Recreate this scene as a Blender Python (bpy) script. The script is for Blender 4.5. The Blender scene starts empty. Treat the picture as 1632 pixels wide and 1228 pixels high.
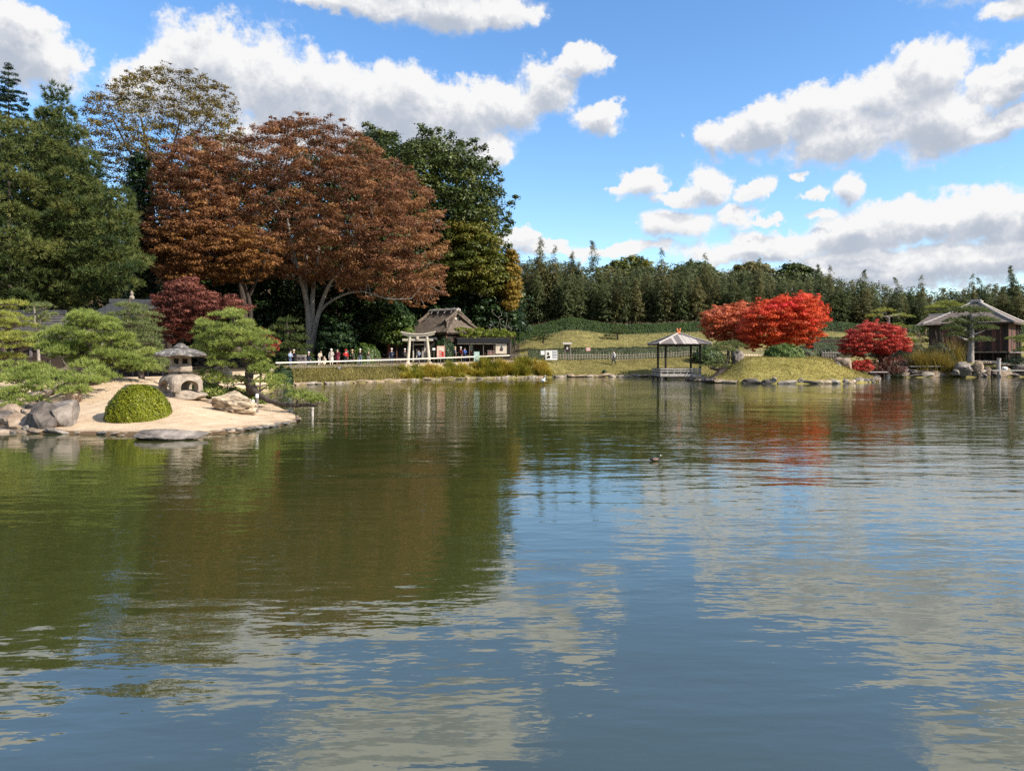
import bpy, bmesh, math, random
import numpy as np
from mathutils import Vector, noise as mnoise

scene = bpy.context.scene
COL = scene.collection
RAD = math.radians

# ------------------------------------------------------------------ camera
F_PX, CX, HZ, EYE = 1180.0, 816.0, 570.0, 2.4      # focal length, centre column, horizon row (photo pixels), eye height
cam_d = bpy.data.cameras.new('camera')
cam_d.sensor_width = 36.0
cam_d.lens = 36.0 * F_PX / 1632.0
cam_d.shift_y = -(614.0 - HZ) / 1632.0
cam_d.clip_start = 0.1
cam_d.clip_end = 8000.0
cam = bpy.data.objects.new('camera', cam_d)
cam.location = (0, 0, EYE)
cam.rotation_euler = (RAD(90), 0, 0)
COL.objects.link(cam)
scene.camera = cam

# ------------------------------------------------------------------ light
SUN_DIR = Vector((0.86, -0.40, 0.68)).normalized()      # towards the sun
SUN_EL = math.asin(SUN_DIR.z)
SUN_AZ = math.atan2(SUN_DIR.x, SUN_DIR.y)
sun_d = bpy.data.lights.new('sun', 'SUN')
sun_d.energy = 4.8
sun_d.angle = RAD(0.53)
sun_d.color = (1.0, 0.93, 0.82)
sun = bpy.data.objects.new('sun', sun_d)
sun.rotation_euler = (-SUN_DIR).to_track_quat('-Z', 'Y').to_euler()
sun.location = SUN_DIR * 400
COL.objects.link(sun)

vs = scene.view_settings
vs.view_transform = 'Standard'
vs.look = 'None'
vs.gamma = 1.0
vs.exposure = 0.80
vs.use_curve_mapping = False
cy = scene.cycles
cy.max_bounces = 6
cy.diffuse_bounces = 4
cy.glossy_bounces = 3
cy.transmission_bounces = 2
cy.transparent_max_bounces = 4
cy.caustics_reflective = False
cy.caustics_refractive = False
cy.sample_clamp_indirect = 6.0
cy.use_adaptive_sampling = True
cy.adaptive_threshold = 0.004
cy.use_denoising = False
try:
    cy.denoiser = 'OPENIMAGEDENOISE'
    cy.denoising_input_passes = 'RGB_ALBEDO_NORMAL'
except Exception:
    pass

# ------------------------------------------------------------------ sky with clouds
def az_el(px, py):
    a = math.atan2(px - CX, F_PX)
    return a, math.atan2((HZ - py) * math.cos(a), F_PX)

CLOUDS = [   # (base row or None, [(column, row, half width, half height)])  directions of the clouds round the place
    (None, [(20, 80, 105, 60), (95, 105, 70, 42), (25, 35, 75, 32), (-70, 60, 120, 80)]),
    (None, [(335, 118, 95, 82), (255, 140, 75, 52), (440, 140, 95, 72), (530, 165, 90, 66), (630, 172, 80, 60), (720, 182, 85, 46),
            (800, 172, 75, 42), (868, 138, 52, 48), (925, 98, 50, 24), (480, 230, 170, 60), (700, 225, 90, 30), (770, 240, 40, 24)]),
    (None, [(962, 186, 46, 22)]),
    (None, [(600, -2, 130, 22), (720, 10, 110, 34), (520, 6, 80, 14), (800, 18, 60, 20), (650, -60, 210, 46)]),
    (252, [(1485, 112, 78, 56), (1400, 152, 84, 46), (1305, 178, 76, 42), (1205, 198, 56, 38), (1140, 222, 48, 26), (1350, 218, 130, 36),
           (1500, 190, 110, 50), (1565, 205, 56, 30)]),
    (None, [(1605, 132, 60, 30), (1650, 100, 50, 22), (1615, 190, 48, 24)]),
    (309, [(1022, 288, 40, 27), (990, 300, 20, 10)]),
    (326, [(1124, 297, 40, 30), (1085, 314, 46, 14)]),
    (319, [(1200, 301, 32, 17)]),
    (385, [(1072, 362, 58, 24)]),
    (362, [(1175, 344, 36, 20), (1226, 348, 22, 8)]),
    (325, [(1357, 297, 38, 28), (1292, 309, 28, 12)]),
    (None, [(1266, 275, 11, 8), (1310, 343, 34, 8)]),
    (None, [(1560, 345, 110, 50), (1480, 350, 90, 38), (1650, 345, 80, 52), (1380, 372, 100, 34), (1240, 388, 90, 22), (1180, 402, 120, 17),
            (1400, 412, 150, 26), (1560, 415, 200, 34), (1750, 380, 160, 60), (1320, 446, 320, 24)]),
    (None, [(980, 402, 90, 12), (835, 385, 42, 15), (890, 400, 60, 12)]),
    (None, [(1605, 14, 44, 18), (1650, -4, 60, 36), (1600, -80, 150, 56), (1750, -60, 160, 80)]),
]

def cloud_group():
    g = bpy.data.node_groups.new('cloud_field', 'ShaderNodeTree')
    g.interface.new_socket('Point', in_out='INPUT', socket_type='NodeSocketVector')
    g.interface.new_socket('Dir', in_out='INPUT', socket_type='NodeSocketVector')
    g.interface.new_socket('Field', in_out='OUTPUT', socket_type='NodeSocketFloat')
    N, L = g.nodes, g.links
    gi, go = N.new('NodeGroupInput'), N.new('NodeGroupOutput')
    def math_(op, a, b=None, c=None):
        n = N.new('ShaderNodeMath'); n.operation = op
        for i, x in enumerate((a, b, c)):
            if x is None: continue
            if isinstance(x, (int, float)): n.inputs[i].default_value = x
            else: L.new(x, n.inputs[i])
        return n.outputs[0]
    def noise(scale, detail, rough, dims='3D'):
        n = N.new('ShaderNodeTexNoise'); n.noise_dimensions = dims
        n.inputs['Scale'].default_value = scale; n.inputs['Detail'].default_value = detail; n.inputs['Roughness'].default_value = rough
        L.new(gi.outputs['Dir'], n.inputs['Vector'])
        return n
    # warp of the outlines
    w1 = noise(14, 8, 0.62)
    sub = N.new('ShaderNodeVectorMath'); sub.operation = 'SUBTRACT'
    L.new(w1.outputs['Color'], sub.inputs[0]); sub.inputs[1].default_value = (.5, .5, .5)
    mad = N.new('ShaderNodeVectorMath'); mad.operation = 'MULTIPLY_ADD'
    L.new(sub.outputs[0], mad.inputs[0]); mad.inputs[1].default_value = (0.10, 0.07, 0); L.new(gi.outputs['Point'], mad.inputs[2])
    p = mad.outputs[0]
    sx = N.new('ShaderNodeSeparateXYZ'); L.new(p, sx.inputs[0])
    el = sx.outputs['Y']
    total = None
    for base, blobs in CLOUDS:
        cl = None
        for (px, py, rx, ry) in blobs:
            a, e = az_el(px, py)
            ca = math.cos(a)
            rxa, rye = rx / F_PX * ca * ca, ry / F_PX * ca
            n = N.new('ShaderNodeVectorMath'); n.operation = 'MULTIPLY_ADD'
            L.new(p, n.inputs[0])
            n.inputs[1].default_value = (1 / rxa, 1 / rye, 0); n.inputs[2].default_value = (-a / rxa, -e / rye, 0)
            d = N.new('ShaderNodeVectorMath'); d.operation = 'LENGTH'; L.new(n.outputs[0], d.inputs[0])
            cl = d.outputs['Value'] if cl is None else math_('SMOOTH_MIN', cl, d.outputs['Value'], 0.18)
        if base is not None:
            _, eb = az_el(blobs[0][0], base)
            cl = math_('MAXIMUM', cl, math_('MULTIPLY_ADD', math_('SUBTRACT', eb, el), 45.0, 0.95))
        total = cl if total is None else math_('MINIMUM', total, cl)
    # more of the same clouds all round the rest of the sky
    big = noise(3.4, 4, 0.5)
    px_, = (N.new('ShaderNodeSeparateXYZ'),)
    L.new(gi.outputs['Point'], px_.inputs[0])
    out_a = math_('MULTIPLY', math_('SUBTRACT', math_('ABSOLUTE', px_.outputs['X']), 0.72), 6.0)
    out_e = math_('MULTIPLY', math_('SUBTRACT', px_.outputs['Y'], 0.62), 6.0)
    mask = N.new('ShaderNodeMath'); mask.operation = 'MAXIMUM'; mask.use_clamp = True
    L.new(out_a, mask.inputs[0]); L.new(out_e, mask.inputs[1])
    far = math_('ADD', math_('MULTIPLY_ADD', big.outputs['Fac'], -7.0, 4.6), math_('MULTIPLY', math_('SUBTRACT', 1.0, mask.outputs[0]), 3.0))
    total = math_('MINIMUM', total, far)
    # billows on the edge
    b1 = noise(30, 10, 0.66)
    total = math_('ADD', total, math_('MULTIPLY', math_('SUBTRACT', b1.outputs['Fac'], 0.5), 1.35))
    L.new(total, go.inputs['Field'])
    return g

world = bpy.data.worlds.new('World')
scene.world = world
world.use_nodes = True
wt = world.node_tree
wt.nodes.clear()
def wn(t): return wt.nodes.new(t)
def wl(a, b): wt.links.new(a, b)
wout, mixs = wn('ShaderNodeOutputWorld'), wn('ShaderNodeMixShader')
sky = wn('ShaderNodeTexSky'); sky.sky_type = 'NISHITA'; sky.sun_disc = False
sky.sun_elevation = SUN_EL; sky.sun_rotation = SUN_AZ; sky.altitude = 50; sky.air_density = 1.0; sky.dust_density = 0.35; sky.ozone_density = 2.2
bg_sky, bg_cloud = wn('ShaderNodeBackground'), wn('ShaderNodeBackground')
bg_sky.inputs['Strength'].default_value = 0.142
hs = wn('ShaderNodeHueSaturation'); hs.inputs['Hue'].default_value = .502; hs.inputs['Saturation'].default_value = 1.2; wl(sky.outputs[0], hs.inputs['Color'])
wl(hs.outputs[0], bg_sky.inputs['Color'])
tc = wn('ShaderNodeTexCoord')
sp = wn('ShaderNodeSeparateXYZ'); wl(tc.outputs['Generated'], sp.inputs[0])
def wmath(op, a, b=None, c=None, clamp=False):
    n = wn('ShaderNodeMath'); n.operation = op; n.use_clamp = clamp
    for i, x in enumerate((a, b, c)):
        if x is None: continue
        if isinstance(x, (int, float)): n.inputs[i].default_value = x
        else: wl(x, n.inputs[i])
    return n.outputs[0]
az = wmath('ARCTAN2', sp.outputs['X'], sp.outputs['Y'])
el = wmath('ARCSINE', sp.outputs['Z'])
cp = wn('ShaderNodeCombineXYZ'); wl(az, cp.inputs[0]); wl(el, cp.inputs[1])
cg = cloud_group()
def field(off):
    a = wn('ShaderNodeVectorMath'); a.operation = 'ADD'; wl(cp.outputs[0], a.inputs[0]); a.inputs[1].default_value = (off[0], off[1], 0)
    d = wn('ShaderNodeVectorMath'); d.operation = 'ADD'; wl(tc.outputs['Generated'], d.inputs[0]); d.inputs[1].default_value = (off[0], 0, off[1])
    n = wn('ShaderNodeGroup'); n.node_tree = cg; wl(a.outputs[0], n.inputs['Point']); wl(d.outputs[0], n.inputs['Dir'])
    return n.outputs['Field']
f0, f1, f2 = field((0, 0)), field((0.006, 0.022)), field((0.002, 0.008))
def wmap(x, a, b, c, d, smooth=True):
    n = wn('ShaderNodeMapRange'); n.interpolation_type = 'SMOOTHSTEP' if smooth else 'LINEAR'
    wl(x, n.inputs['Value'])
    for k, v in zip(('From Min', 'From Max', 'To Min', 'To Max'), (a, b, c, d)): n.inputs[k].default_value = v
    return n.outputs['Result']
crisp = wmap(wmath('SUBTRACT', f1, f0), -0.05, 0.22, 0, 1)
amx = wn('ShaderNodeMix'); amx.data_type = 'FLOAT'
wl(crisp, amx.inputs[0]); wl(wmap(f0, 1.28, 0.66, 0, 1), amx.inputs[2]); wl(wmap(f0, 1.13, 0.80, 0, 1), amx.inputs[3])
alpha = amx.outputs[0]
nb1 = wn('ShaderNodeTexNoise'); nb1.inputs['Scale'].default_value = 11; nb1.inputs['Detail'].default_value = 5; nb1.inputs['Roughness'].default_value = .52; wl(tc.outputs['Generated'], nb1.inputs['Vector'])
lit = wmath('ADD', wmath('MULTIPLY', wmap(f1, 0.15, 1.12, 0, 1), 0.62), wmath('MULTIPLY', wmap(wmath('SUBTRACT', f2, f0), -0.22, 0.34, 0, 1), 0.26))
lit = wmath('ADD', lit, wmath('MULTIPLY', wmath('SUBTRACT', nb1.outputs['Fac'], 0.44), 0.55))
cr = wn('ShaderNodeValToRGB'); wl(lit, cr.inputs[0])
cr.color_ramp.elements[0].position = 0.02; cr.color_ramp.elements[0].color = (0.49, 0.545, 0.64, 1)
cr.color_ramp.elements[1].position = 0.72; cr.color_ramp.elements[1].color = (0.95, 0.95, 0.95, 1)
e = cr.color_ramp.elements.new(0.32); e.color = (0.66, 0.69, 0.75, 1)
wl(cr.outputs[0], bg_cloud.inputs['Color'])
bg_cloud.inputs['Strength'].default_value = 0.57
wl(alpha, mixs.inputs[0]); wl(bg_sky.outputs[0], mixs.inputs[1]); wl(bg_cloud.outputs[0], mixs.inputs[2])
wl(mixs.outputs[0], wout.inputs['Surface'])
world.cycles.sampling_method = 'MANUAL'
world.cycles.sample_map_resolution = 512

# ------------------------------------------------------------------ helpers: places
def P(px, py, Y):
    """Point of the place seen at a photo pixel at distance Y."""
    return np.array([(px - CX) * Y / F_PX, Y, EYE - (py - HZ) * Y / F_PX])
def WY(py): return EYE * F_PX / (py - HZ)          # distance of water seen at a row
def XW(px, Y): return (px - CX) * Y / F_PX
def sstep(x): x = np.clip(x, 0, 1); return x * x * (3 - 2 * x)

# ------------------------------------------------------------------ helpers: materials
def new_mat(name):
    m = bpy.data.materials.new(name); m.use_nodes = True
    nt = m.node_tree
    b = nt.nodes.get('Principled BSDF')
    return m, nt, b
def ramp(nt, cols, pos=None):
    r = nt.nodes.new('ShaderNodeValToRGB')
    el = r.color_ramp.elements
    pos = pos or [i / (len(cols) - 1) for i in range(len(cols))]
    el[0].position = pos[0]; el[0].color = (*cols[0], 1)
    el[1].position = pos[-1]; el[1].color = (*cols[-1], 1)
    for p, c in list(zip(pos, cols))[1:-1]:
        x = el.new(p); x.color = (*c, 1)
    return r
def coords(nt, stretch=(1, 1, 1)):
    t = nt.nodes.new('ShaderNodeTexCoord'); mp = nt.nodes.new('ShaderNodeMapping')
    mp.inputs['Scale'].default_value = stretch
    nt.links.new(t.outputs['Object'], mp.inputs[0])
    return mp.outputs[0]
def nz(nt, vec, scale, detail=4, rough=.55):
    n = nt.nodes.new('ShaderNodeTexNoise'); n.inputs['Scale'].default_value = scale
    n.inputs['Detail'].default_value = detail; n.inputs['Roughness'].default_value = rough
    nt.links.new(vec, n.inputs['Vector'])
    return n.outputs['Fac']
def surf(name, cols, scale=4, rough=.85, bump=.3, bscale=20, stretch=(1, 1, 1), spec=.25, lo=.3, hi=.7, detail=5):
    m, nt, b = new_mat(name)
    v = coords(nt, stretch)
    n = nz(nt, v, scale, detail, .6)
    pos = [lo + (hi - lo) * i / (len(cols) - 1) for i in range(len(cols))]
    r = ramp(nt, cols, pos)
    nt.links.new(n, r.inputs[0]); nt.links.new(r.outputs[0], b.inputs['Base Color'])
    b.inputs['Roughness'].default_value = rough; b.inputs['Specular IOR Level'].default_value = spec
    if bump:
        bp = nt.nodes.new('ShaderNodeBump'); bp.inputs['Strength'].default_value = bump; bp.inputs['Distance'].default_value = .05
        nt.links.new(nz(nt, v, bscale, 5, .6), bp.inputs['Height']); nt.links.new(bp.outputs[0], b.inputs['Normal'])
    return m
def plain(name, col, rough=.7, spec=.3):
    c2 = tuple(min(1, x * 1.18 + .004) for x in col); c1 = tuple(x * .84 for x in col)
    return surf(name, [c1, c2], 9, rough, .08, 60, spec=spec)
def leafmat(name, cols, trans=.28, rough=.55, spec=.25, pos=None):
    m, nt, b = new_mat(name)
    at = nt.nodes.new('ShaderNodeAttribute'); at.attribute_name = 'tint'
    r = ramp(nt, cols, pos)
    nt.links.new(at.outputs['Fac'], r.inputs[0]); nt.links.new(r.outputs[0], b.inputs['Base Color'])
    b.inputs['Roughness'].default_value = rough; b.inputs['Specular IOR Level'].default_value = spec
    if trans:
        t = nt.nodes.new('ShaderNodeBsdfTranslucent'); nt.links.new(r.outputs[0], t.inputs['Color'])
        mx = nt.nodes.new('ShaderNodeMixShader'); mx.inputs[0].default_value = trans
        out = nt.nodes.get('Material Output')
        nt.links.new(b.outputs[0], mx.inputs[1]); nt.links.new(t.outputs[0], mx.inputs[2]); nt.links.new(mx.outputs[0], out.inputs['Surface'])
    return m

M = {}
M['bark'] = surf('bark', [(.05, .037, .028), (.13, .10, .08)], 6, .9, .6, 14, (1, 1, .3))
M['dark_bark'] = surf('dark_bark', [(.022, .017, .014), (.07, .052, .042)], 6, .9, .6, 14, (1, 1, .3))
M['pale_bark'] = surf('pale_bark', [(.17, .145, .115), (.36, .32, .27)], 3, .85, .4, 12, (1, 1, .4))
M['pale_pine_bark'] = surf('pale_pine_bark', [(.16, .14, .12), (.34, .30, .26)], 5, .85, .5, 12, (1, 1, .3))
M['twig'] = surf('twig', [(.20, .17, .13), (.34, .30, .24)], 4, .9, .2, 20)
M['pine_dark'] = leafmat('pine_needles_dark', [(.025, .046, .013), (.072, .100, .026), (.165, .170, .043)], .22)
M['pine_mid'] = leafmat('pine_needles_mid', [(.075, .10, .034), (.16, .19, .065), (.26, .28, .105)], .25)
M['pine_light'] = leafmat('pine_needles_light', [(.10, .145, .03), (.25, .305, .065), (.42, .44, .13)], .28)
M['pine_yellow'] = leafmat('pine_needles_yellow', [(.13, .16, .03), (.29, .31, .06), (.43, .42, .10)], .28)
M['zelkova'] = leafmat('zelkova_leaves', [(.105, .068, .030), (.205, .090, .048), (.30, .138, .068), (.38, .20, .075)], .42)
M['zelkova_orange'] = leafmat('zelkova_orange_leaves', [(.13, .054, .020), (.225, .10, .032), (.32, .16, .045)], .3)
M['bare'] = leafmat('thinning_leaves', [(.10, .07, .02), (.165, .12, .03), (.24, .19, .045)], .3)
M['oak'] = leafmat('evergreen_oak_leaves', [(.020, .036, .010), (.055, .078, .016), (.13, .14, .03)], .18, .45)
M['yellowgreen'] = leafmat('yellowing_leaves', [(.05, .07, .012), (.13, .14, .022), (.24, .19, .03)], .28)
M['ochre'] = leafmat('ochre_leaves', [(.12, .09, .015), (.24, .16, .025), (.34, .22, .04)], .28)
M['dark_leaf'] = leafmat('dark_evergreen_leaves', [(.008, .02, .008), (.02, .042, .013), (.05, .085, .02)], .15, .45)
M['camellia'] = leafmat('glossy_leaves', [(.025, .05, .01), (.06, .105, .018), (.13, .17, .03)], .18, .4, .4)
M['bamboo'] = leafmat('bamboo_leaves', [(.045, .060, .022), (.095, .115, .040), (.19, .19, .075)], .28)
M['bamboo_olive'] = leafmat('olive_bamboo_leaves', [(.065, .066, .022), (.13, .122, .042), (.23, .185, .07)], .28)
M['culm'] = surf('bamboo_culm', [(.10, .13, .05), (.22, .24, .12)], 3, .6, .05, 8)
M['red_maple'] = leafmat('red_maple_leaves', [(.12, .05, .014), (.54, .066, .022), (.74, .135, .035), (.76, .05, .065)], .35, pos=[0, .35, .65, 1])
M['pink_maple'] = leafmat('pink_orange_maple_leaves', [(.34, .08, .03), (.62, .16, .06), (.68, .28, .17)], .35)
M['crimson'] = leafmat('crimson_maple_leaves', [(.16, .020, .016), (.46, .048, .038), (.66, .13, .085)], .35)
M['maroon'] = leafmat('maroon_maple_leaves', [(.08, .03, .02), (.175, .052, .038), (.27, .10, .062)], .3)
M['clipped'] = leafmat('clipped_azalea_leaves', [(.075, .092, .006), (.17, .19, .010), (.28, .28, .016)], .25, .45)
M['hedge'] = leafmat('hedge_leaves', [(.018, .045, .010), (.045, .085, .018), (.09, .13, .03)], .2)
M['shrub_green'] = leafmat('fresh_shrub_leaves', [(.045, .08, .018), (.10, .15, .03), (.18, .22, .05)], .2)
M['grey_shrub'] = leafmat('greygreen_shrub_leaves', [(.04, .06, .025), (.085, .11, .05), (.13, .15, .075)], .2)
M['iris'] = leafmat('yellowing_iris_leaves', [(.11, .135, .02), (.28, .265, .032), (.46, .36, .045), (.38, .25, .06)], .3)
M['pampas'] = leafmat('pampas_leaves', [(.12, .11, .02), (.27, .20, .04), (.40, .30, .07)], .3)
M['plume'] = leafmat('pampas_plumes', [(.30, .22, .14), (.48, .38, .26)], .3)
M['wisteria'] = leafmat('wisteria_leaves', [(.08, .11, .015), (.18, .22, .03), (.30, .30, .05)], .3)
M['grass_dry'] = leafmat('dry_grass', [(.14, .125, .04), (.23, .195, .06), (.34, .28, .095)], .2)
M['mound_grass'] = leafmat('dull_mound_grass', [(.085, .085, .038), (.15, .142, .066), (.225, .20, .10)], .2)
M['grass_lawn'] = leafmat('autumn_lawn_grass', [(.16, .135, .03), (.26, .215, .06), (.36, .29, .095)], .2)
M['sand'] = surf('raked_sand', [(.40, .285, .18), (.53, .395, .262), (.63, .485, .335)], 1.6, .95, .55, 45, spec=.1, lo=.25, hi=.75, detail=9)
M['path'] = surf('sandy_path', [(.45, .33, .21), (.58, .45, .31)], 1.2, .95, .3, 30, spec=.1)
M['earth'] = surf('dry_turf', [(.12, .105, .038), (.19, .165, .055), (.27, .225, .08)], .8, .95, .5, 12, spec=.1, detail=9)
M['lawn'] = surf('autumn_turf', [(.15, .125, .03), (.235, .195, .055), (.31, .26, .085)], .7, .95, .5, 10, spec=.1, detail=9)
M['rock_grey'] = surf('grey_rock', [(.075, .063, .055), (.18, .152, .13), (.32, .275, .235)], 2.2, .85, .7, 9, detail=8)
M['rock_brown'] = surf('brown_rock', [(.14, .095, .06), (.26, .19, .13), (.38, .30, .23)], 2, .85, .7, 9, detail=8)
M['rock_tan'] = surf('tan_rock', [(.12, .085, .055), (.36, .275, .18), (.50, .41, .29)], 2.4, .85, .8, 10, detail=8)
M['rock_strata'] = surf('tilted_strata_rock', [(.07, .05, .034), (.33, .25, .165), (.50, .41, .29)], 1.5, .85, 1.0, 4, (1.2, 1.2, 6.5), lo=.34, hi=.62, detail=6)
M['rock_dark'] = surf('dark_wet_rock', [(.035, .03, .026), (.085, .07, .06), (.17, .14, .115)], 2, .7, .7, 9, detail=8)
M['edge_stone'] = surf('edge_stone', [(.09, .075, .06), (.22, .185, .15), (.38, .33, .27)], 1.5, .85, .6, 9, detail=8)
M['granite'] = surf('weathered_granite', [(.12, .094, .07), (.27, .22, .17), (.40, .335, .265)], 3.2, .9, .45, 40, detail=8)
M['granite_dark'] = surf('lichened_granite', [(.05, .046, .042), (.15, .135, .12), (.50, .47, .43)], 4.5, .9, .5, 40, lo=.36, hi=.72, detail=9)
M['torii_stone'] = surf('pale_torii_stone', [(.40, .35, .27), (.56, .50, .40)], 4, .85, .2, 30)
M['thatch'] = surf('thatch', [(.06, .044, .033), (.115, .088, .066), (.18, .145, .11)], 3, .95, .8, 22, (1, 1, .5), detail=8)
M['tile'] = surf('grey_roof_tile', [(.028, .03, .033), (.07, .073, .078)], 5, .6, .3, 20)
M['dull_roof'] = surf('dull_shingle', [(.045, .04, .038), (.095, .086, .08)], 5, .8, .3, 20)
M['litter'] = leafmat('fallen_brown_litter', [(.08, .05, .03), (.20, .13, .07), (.30, .2, .1)], .1)
M['shingle'] = surf('bark_shingle', [(.11, .082, .068), (.19, .15, .125), (.29, .24, .20)], 4, .9, .5, 20, (1, 1, 1), detail=8)
M['wood_dark'] = surf('dark_wood', [(.025, .017, .013), (.06, .04, .03)], 5, .7, .2, 20, (3, 3, .4))
M['wood_red'] = surf('reddish_wood', [(.065, .026, .018), (.14, .06, .042), (.20, .10, .07)], 5, .75, .25, 20, (4, 4, .35))
M['wood_grey'] = surf('silvered_wood', [(.27, .235, .205), (.40, .355, .32), (.51, .465, .42)], 4, .85, .3, 20, (3, 3, .6))
M['wood_grey_dark'] = surf('aged_wood', [(.10, .085, .08), (.20, .175, .165)], 4, .85, .3, 20, (3, 3, .6))
M['bamboo_pale'] = plain('pale_bamboo_rail', (.62, .56, .46), .55)
M['fence'] = plain('fence_bamboo', (.36, .30, .23), .8)
M['rail_dark'] = plain('rail_dark', (.13, .11, .09), .7)
M['white'] = plain('white_paint', (.78, .77, .74), .5)
M['cream'] = plain('cream_board', (.64, .55, .42), .6)
M['black'] = plain('black_paint', (.018, .018, .02), .5)
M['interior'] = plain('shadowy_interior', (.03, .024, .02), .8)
M['paper'] = plain('printed_paper', (.70, .66, .60), .6)
M['teal_sign'] = plain('pale_green_sign', (.38, .55, .47), .5)
M['pink'] = plain('pink_print', (.62, .26, .22), .6)
M['red'] = plain('red_cloth', (.50, .02, .025), .7)
M['orange'] = plain('orange_finial', (.62, .19, .07), .6)
M['ink'] = plain('dark_print', (.06, .06, .08), .6)
M['orange_wall'] = plain('orange_board', (.38, .12, .05), .7)
M['skin'] = plain('skin', (.50, .32, .23), .55)
M['hair'] = plain('dark_hair', (.015, .012, .010), .5)
M['duck_dark'] = plain('dark_feathers', (.022, .022, .02), .6)
M['duck_brown'] = plain('brown_feathers', (.20, .13, .09), .7)
M['white_feather'] = plain('white_feathers', (.80, .79, .75), .6)
M['bill'] = plain('bill', (.35, .27, .08), .5)
M['under_tree'] = surf('leaf_litter', [(.05, .035, .02), (.11, .08, .045)], 1.2, .95, .4, 12)

# ------------------------------------------------------------------ helpers: geometry
class G:
    """Collects faces; build() links them as ONE mesh object."""
    def __init__(s): s.v, s.t, s.f3, s.f4, s.m3, s.m4, s.n = [], [], [], [], [], [], 0
    def add(s, v, f, tint=.5, mat=0):
        v = np.asarray(v, np.float32).reshape(-1, 3); f = np.asarray(f, np.int64)
        if len(f) == 0: return
        s.v.append(v); s.t.append(np.broadcast_to(np.asarray(tint, np.float32), (len(v),)))
        if f.shape[1] == 3: s.f3.append(f + s.n); s.m3.append(np.full(len(f), mat, np.int32))
        else: s.f4.append(f + s.n); s.m4.append(np.full(len(f), mat, np.int32))
        s.n += len(v)
WL = {}
def mesh_of(g, name, off=(0, 0, 0), smooth=False):
    v = np.concatenate(g.v) - np.asarray(off, np.float32)
    t = np.concatenate(g.t)
    f3 = np.concatenate(g.f3) if g.f3 else np.zeros((0, 3), np.int64)
    f4 = np.concatenate(g.f4) if g.f4 else np.zeros((0, 4), np.int64)
    mi = np.concatenate((g.m3 or []) + (g.m4 or []))
    me = bpy.data.meshes.new(name)
    me.vertices.add(len(v)); me.vertices.foreach_set('co', v.astype(np.float32).ravel())
    loops = np.concatenate([f3.ravel(), f4.ravel()]).astype(np.int32)
    me.loops.add(len(loops)); me.loops.foreach_set('vertex_index', loops)
    st = np.concatenate([np.arange(len(f3)) * 3, len(f3) * 3 + np.arange(len(f4)) * 4]).astype(np.int32)
    me.polygons.add(len(st)); me.polygons.foreach_set('loop_start', st)
    me.polygons.foreach_set('material_index', mi)
    me.polygons.foreach_set('use_smooth', np.full(len(st), smooth, bool))
    a = me.attributes.new('tint', 'FLOAT', 'POINT'); a.data.foreach_set('value', t.astype(np.float32))
    me.update(calc_edges=True)
    return me
def props(o, label=None, cat=None, group=None, kind=None):
    if label: o['label'] = label
    if cat: o['category'] = cat
    if group: o['group'] = group
    if kind: o['kind'] = kind
    return o
def build(g, name, mats, parent=None, loc=None, local=False, smooth=False, rotz=0):
    mats = mats if isinstance(mats, (list, tuple)) else [mats]
    off = (0, 0, 0)
    if parent is not None and not local: off = WL[parent.name]
    elif parent is None and loc is not None and not local: off = loc
    me = mesh_of(g, name, off, smooth)
    for m in mats: me.materials.append(M[m])
    o = bpy.data.objects.new(name, me); COL.objects.link(o)
    if parent is not None: o.parent = parent; WL[o.name] = WL[parent.name]
    else:
        if loc is not None: o.location = [float(x) for x in loc]
        o.rotation_euler = (0, 0, rotz); WL[o.name] = np.array(loc if loc is not None else (0, 0, 0), float)
    return o
def thing(name, label, cat, loc, group=None, rotz=0):
    o = bpy.data.objects.new(name, None); COL.objects.link(o)
    o.empty_display_size = .2
    o.location = [float(x) for x in loc]; o.rotation_euler = (0, 0, rotz); WL[o.name] = np.array(loc, float)
    return props(o, label, cat, group)
def share(o, parent, loc, rot=(0, 0, 0), scale=(1, 1, 1)):
    c = o.copy(); COL.objects.link(c); c.parent = parent; c.location = [float(x) for x in loc]; c.rotation_euler = rot; c.scale = scale
    WL[c.name] = WL.get(parent.name, np.zeros(3)) if parent else np.array(loc, float)
    return c

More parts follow.
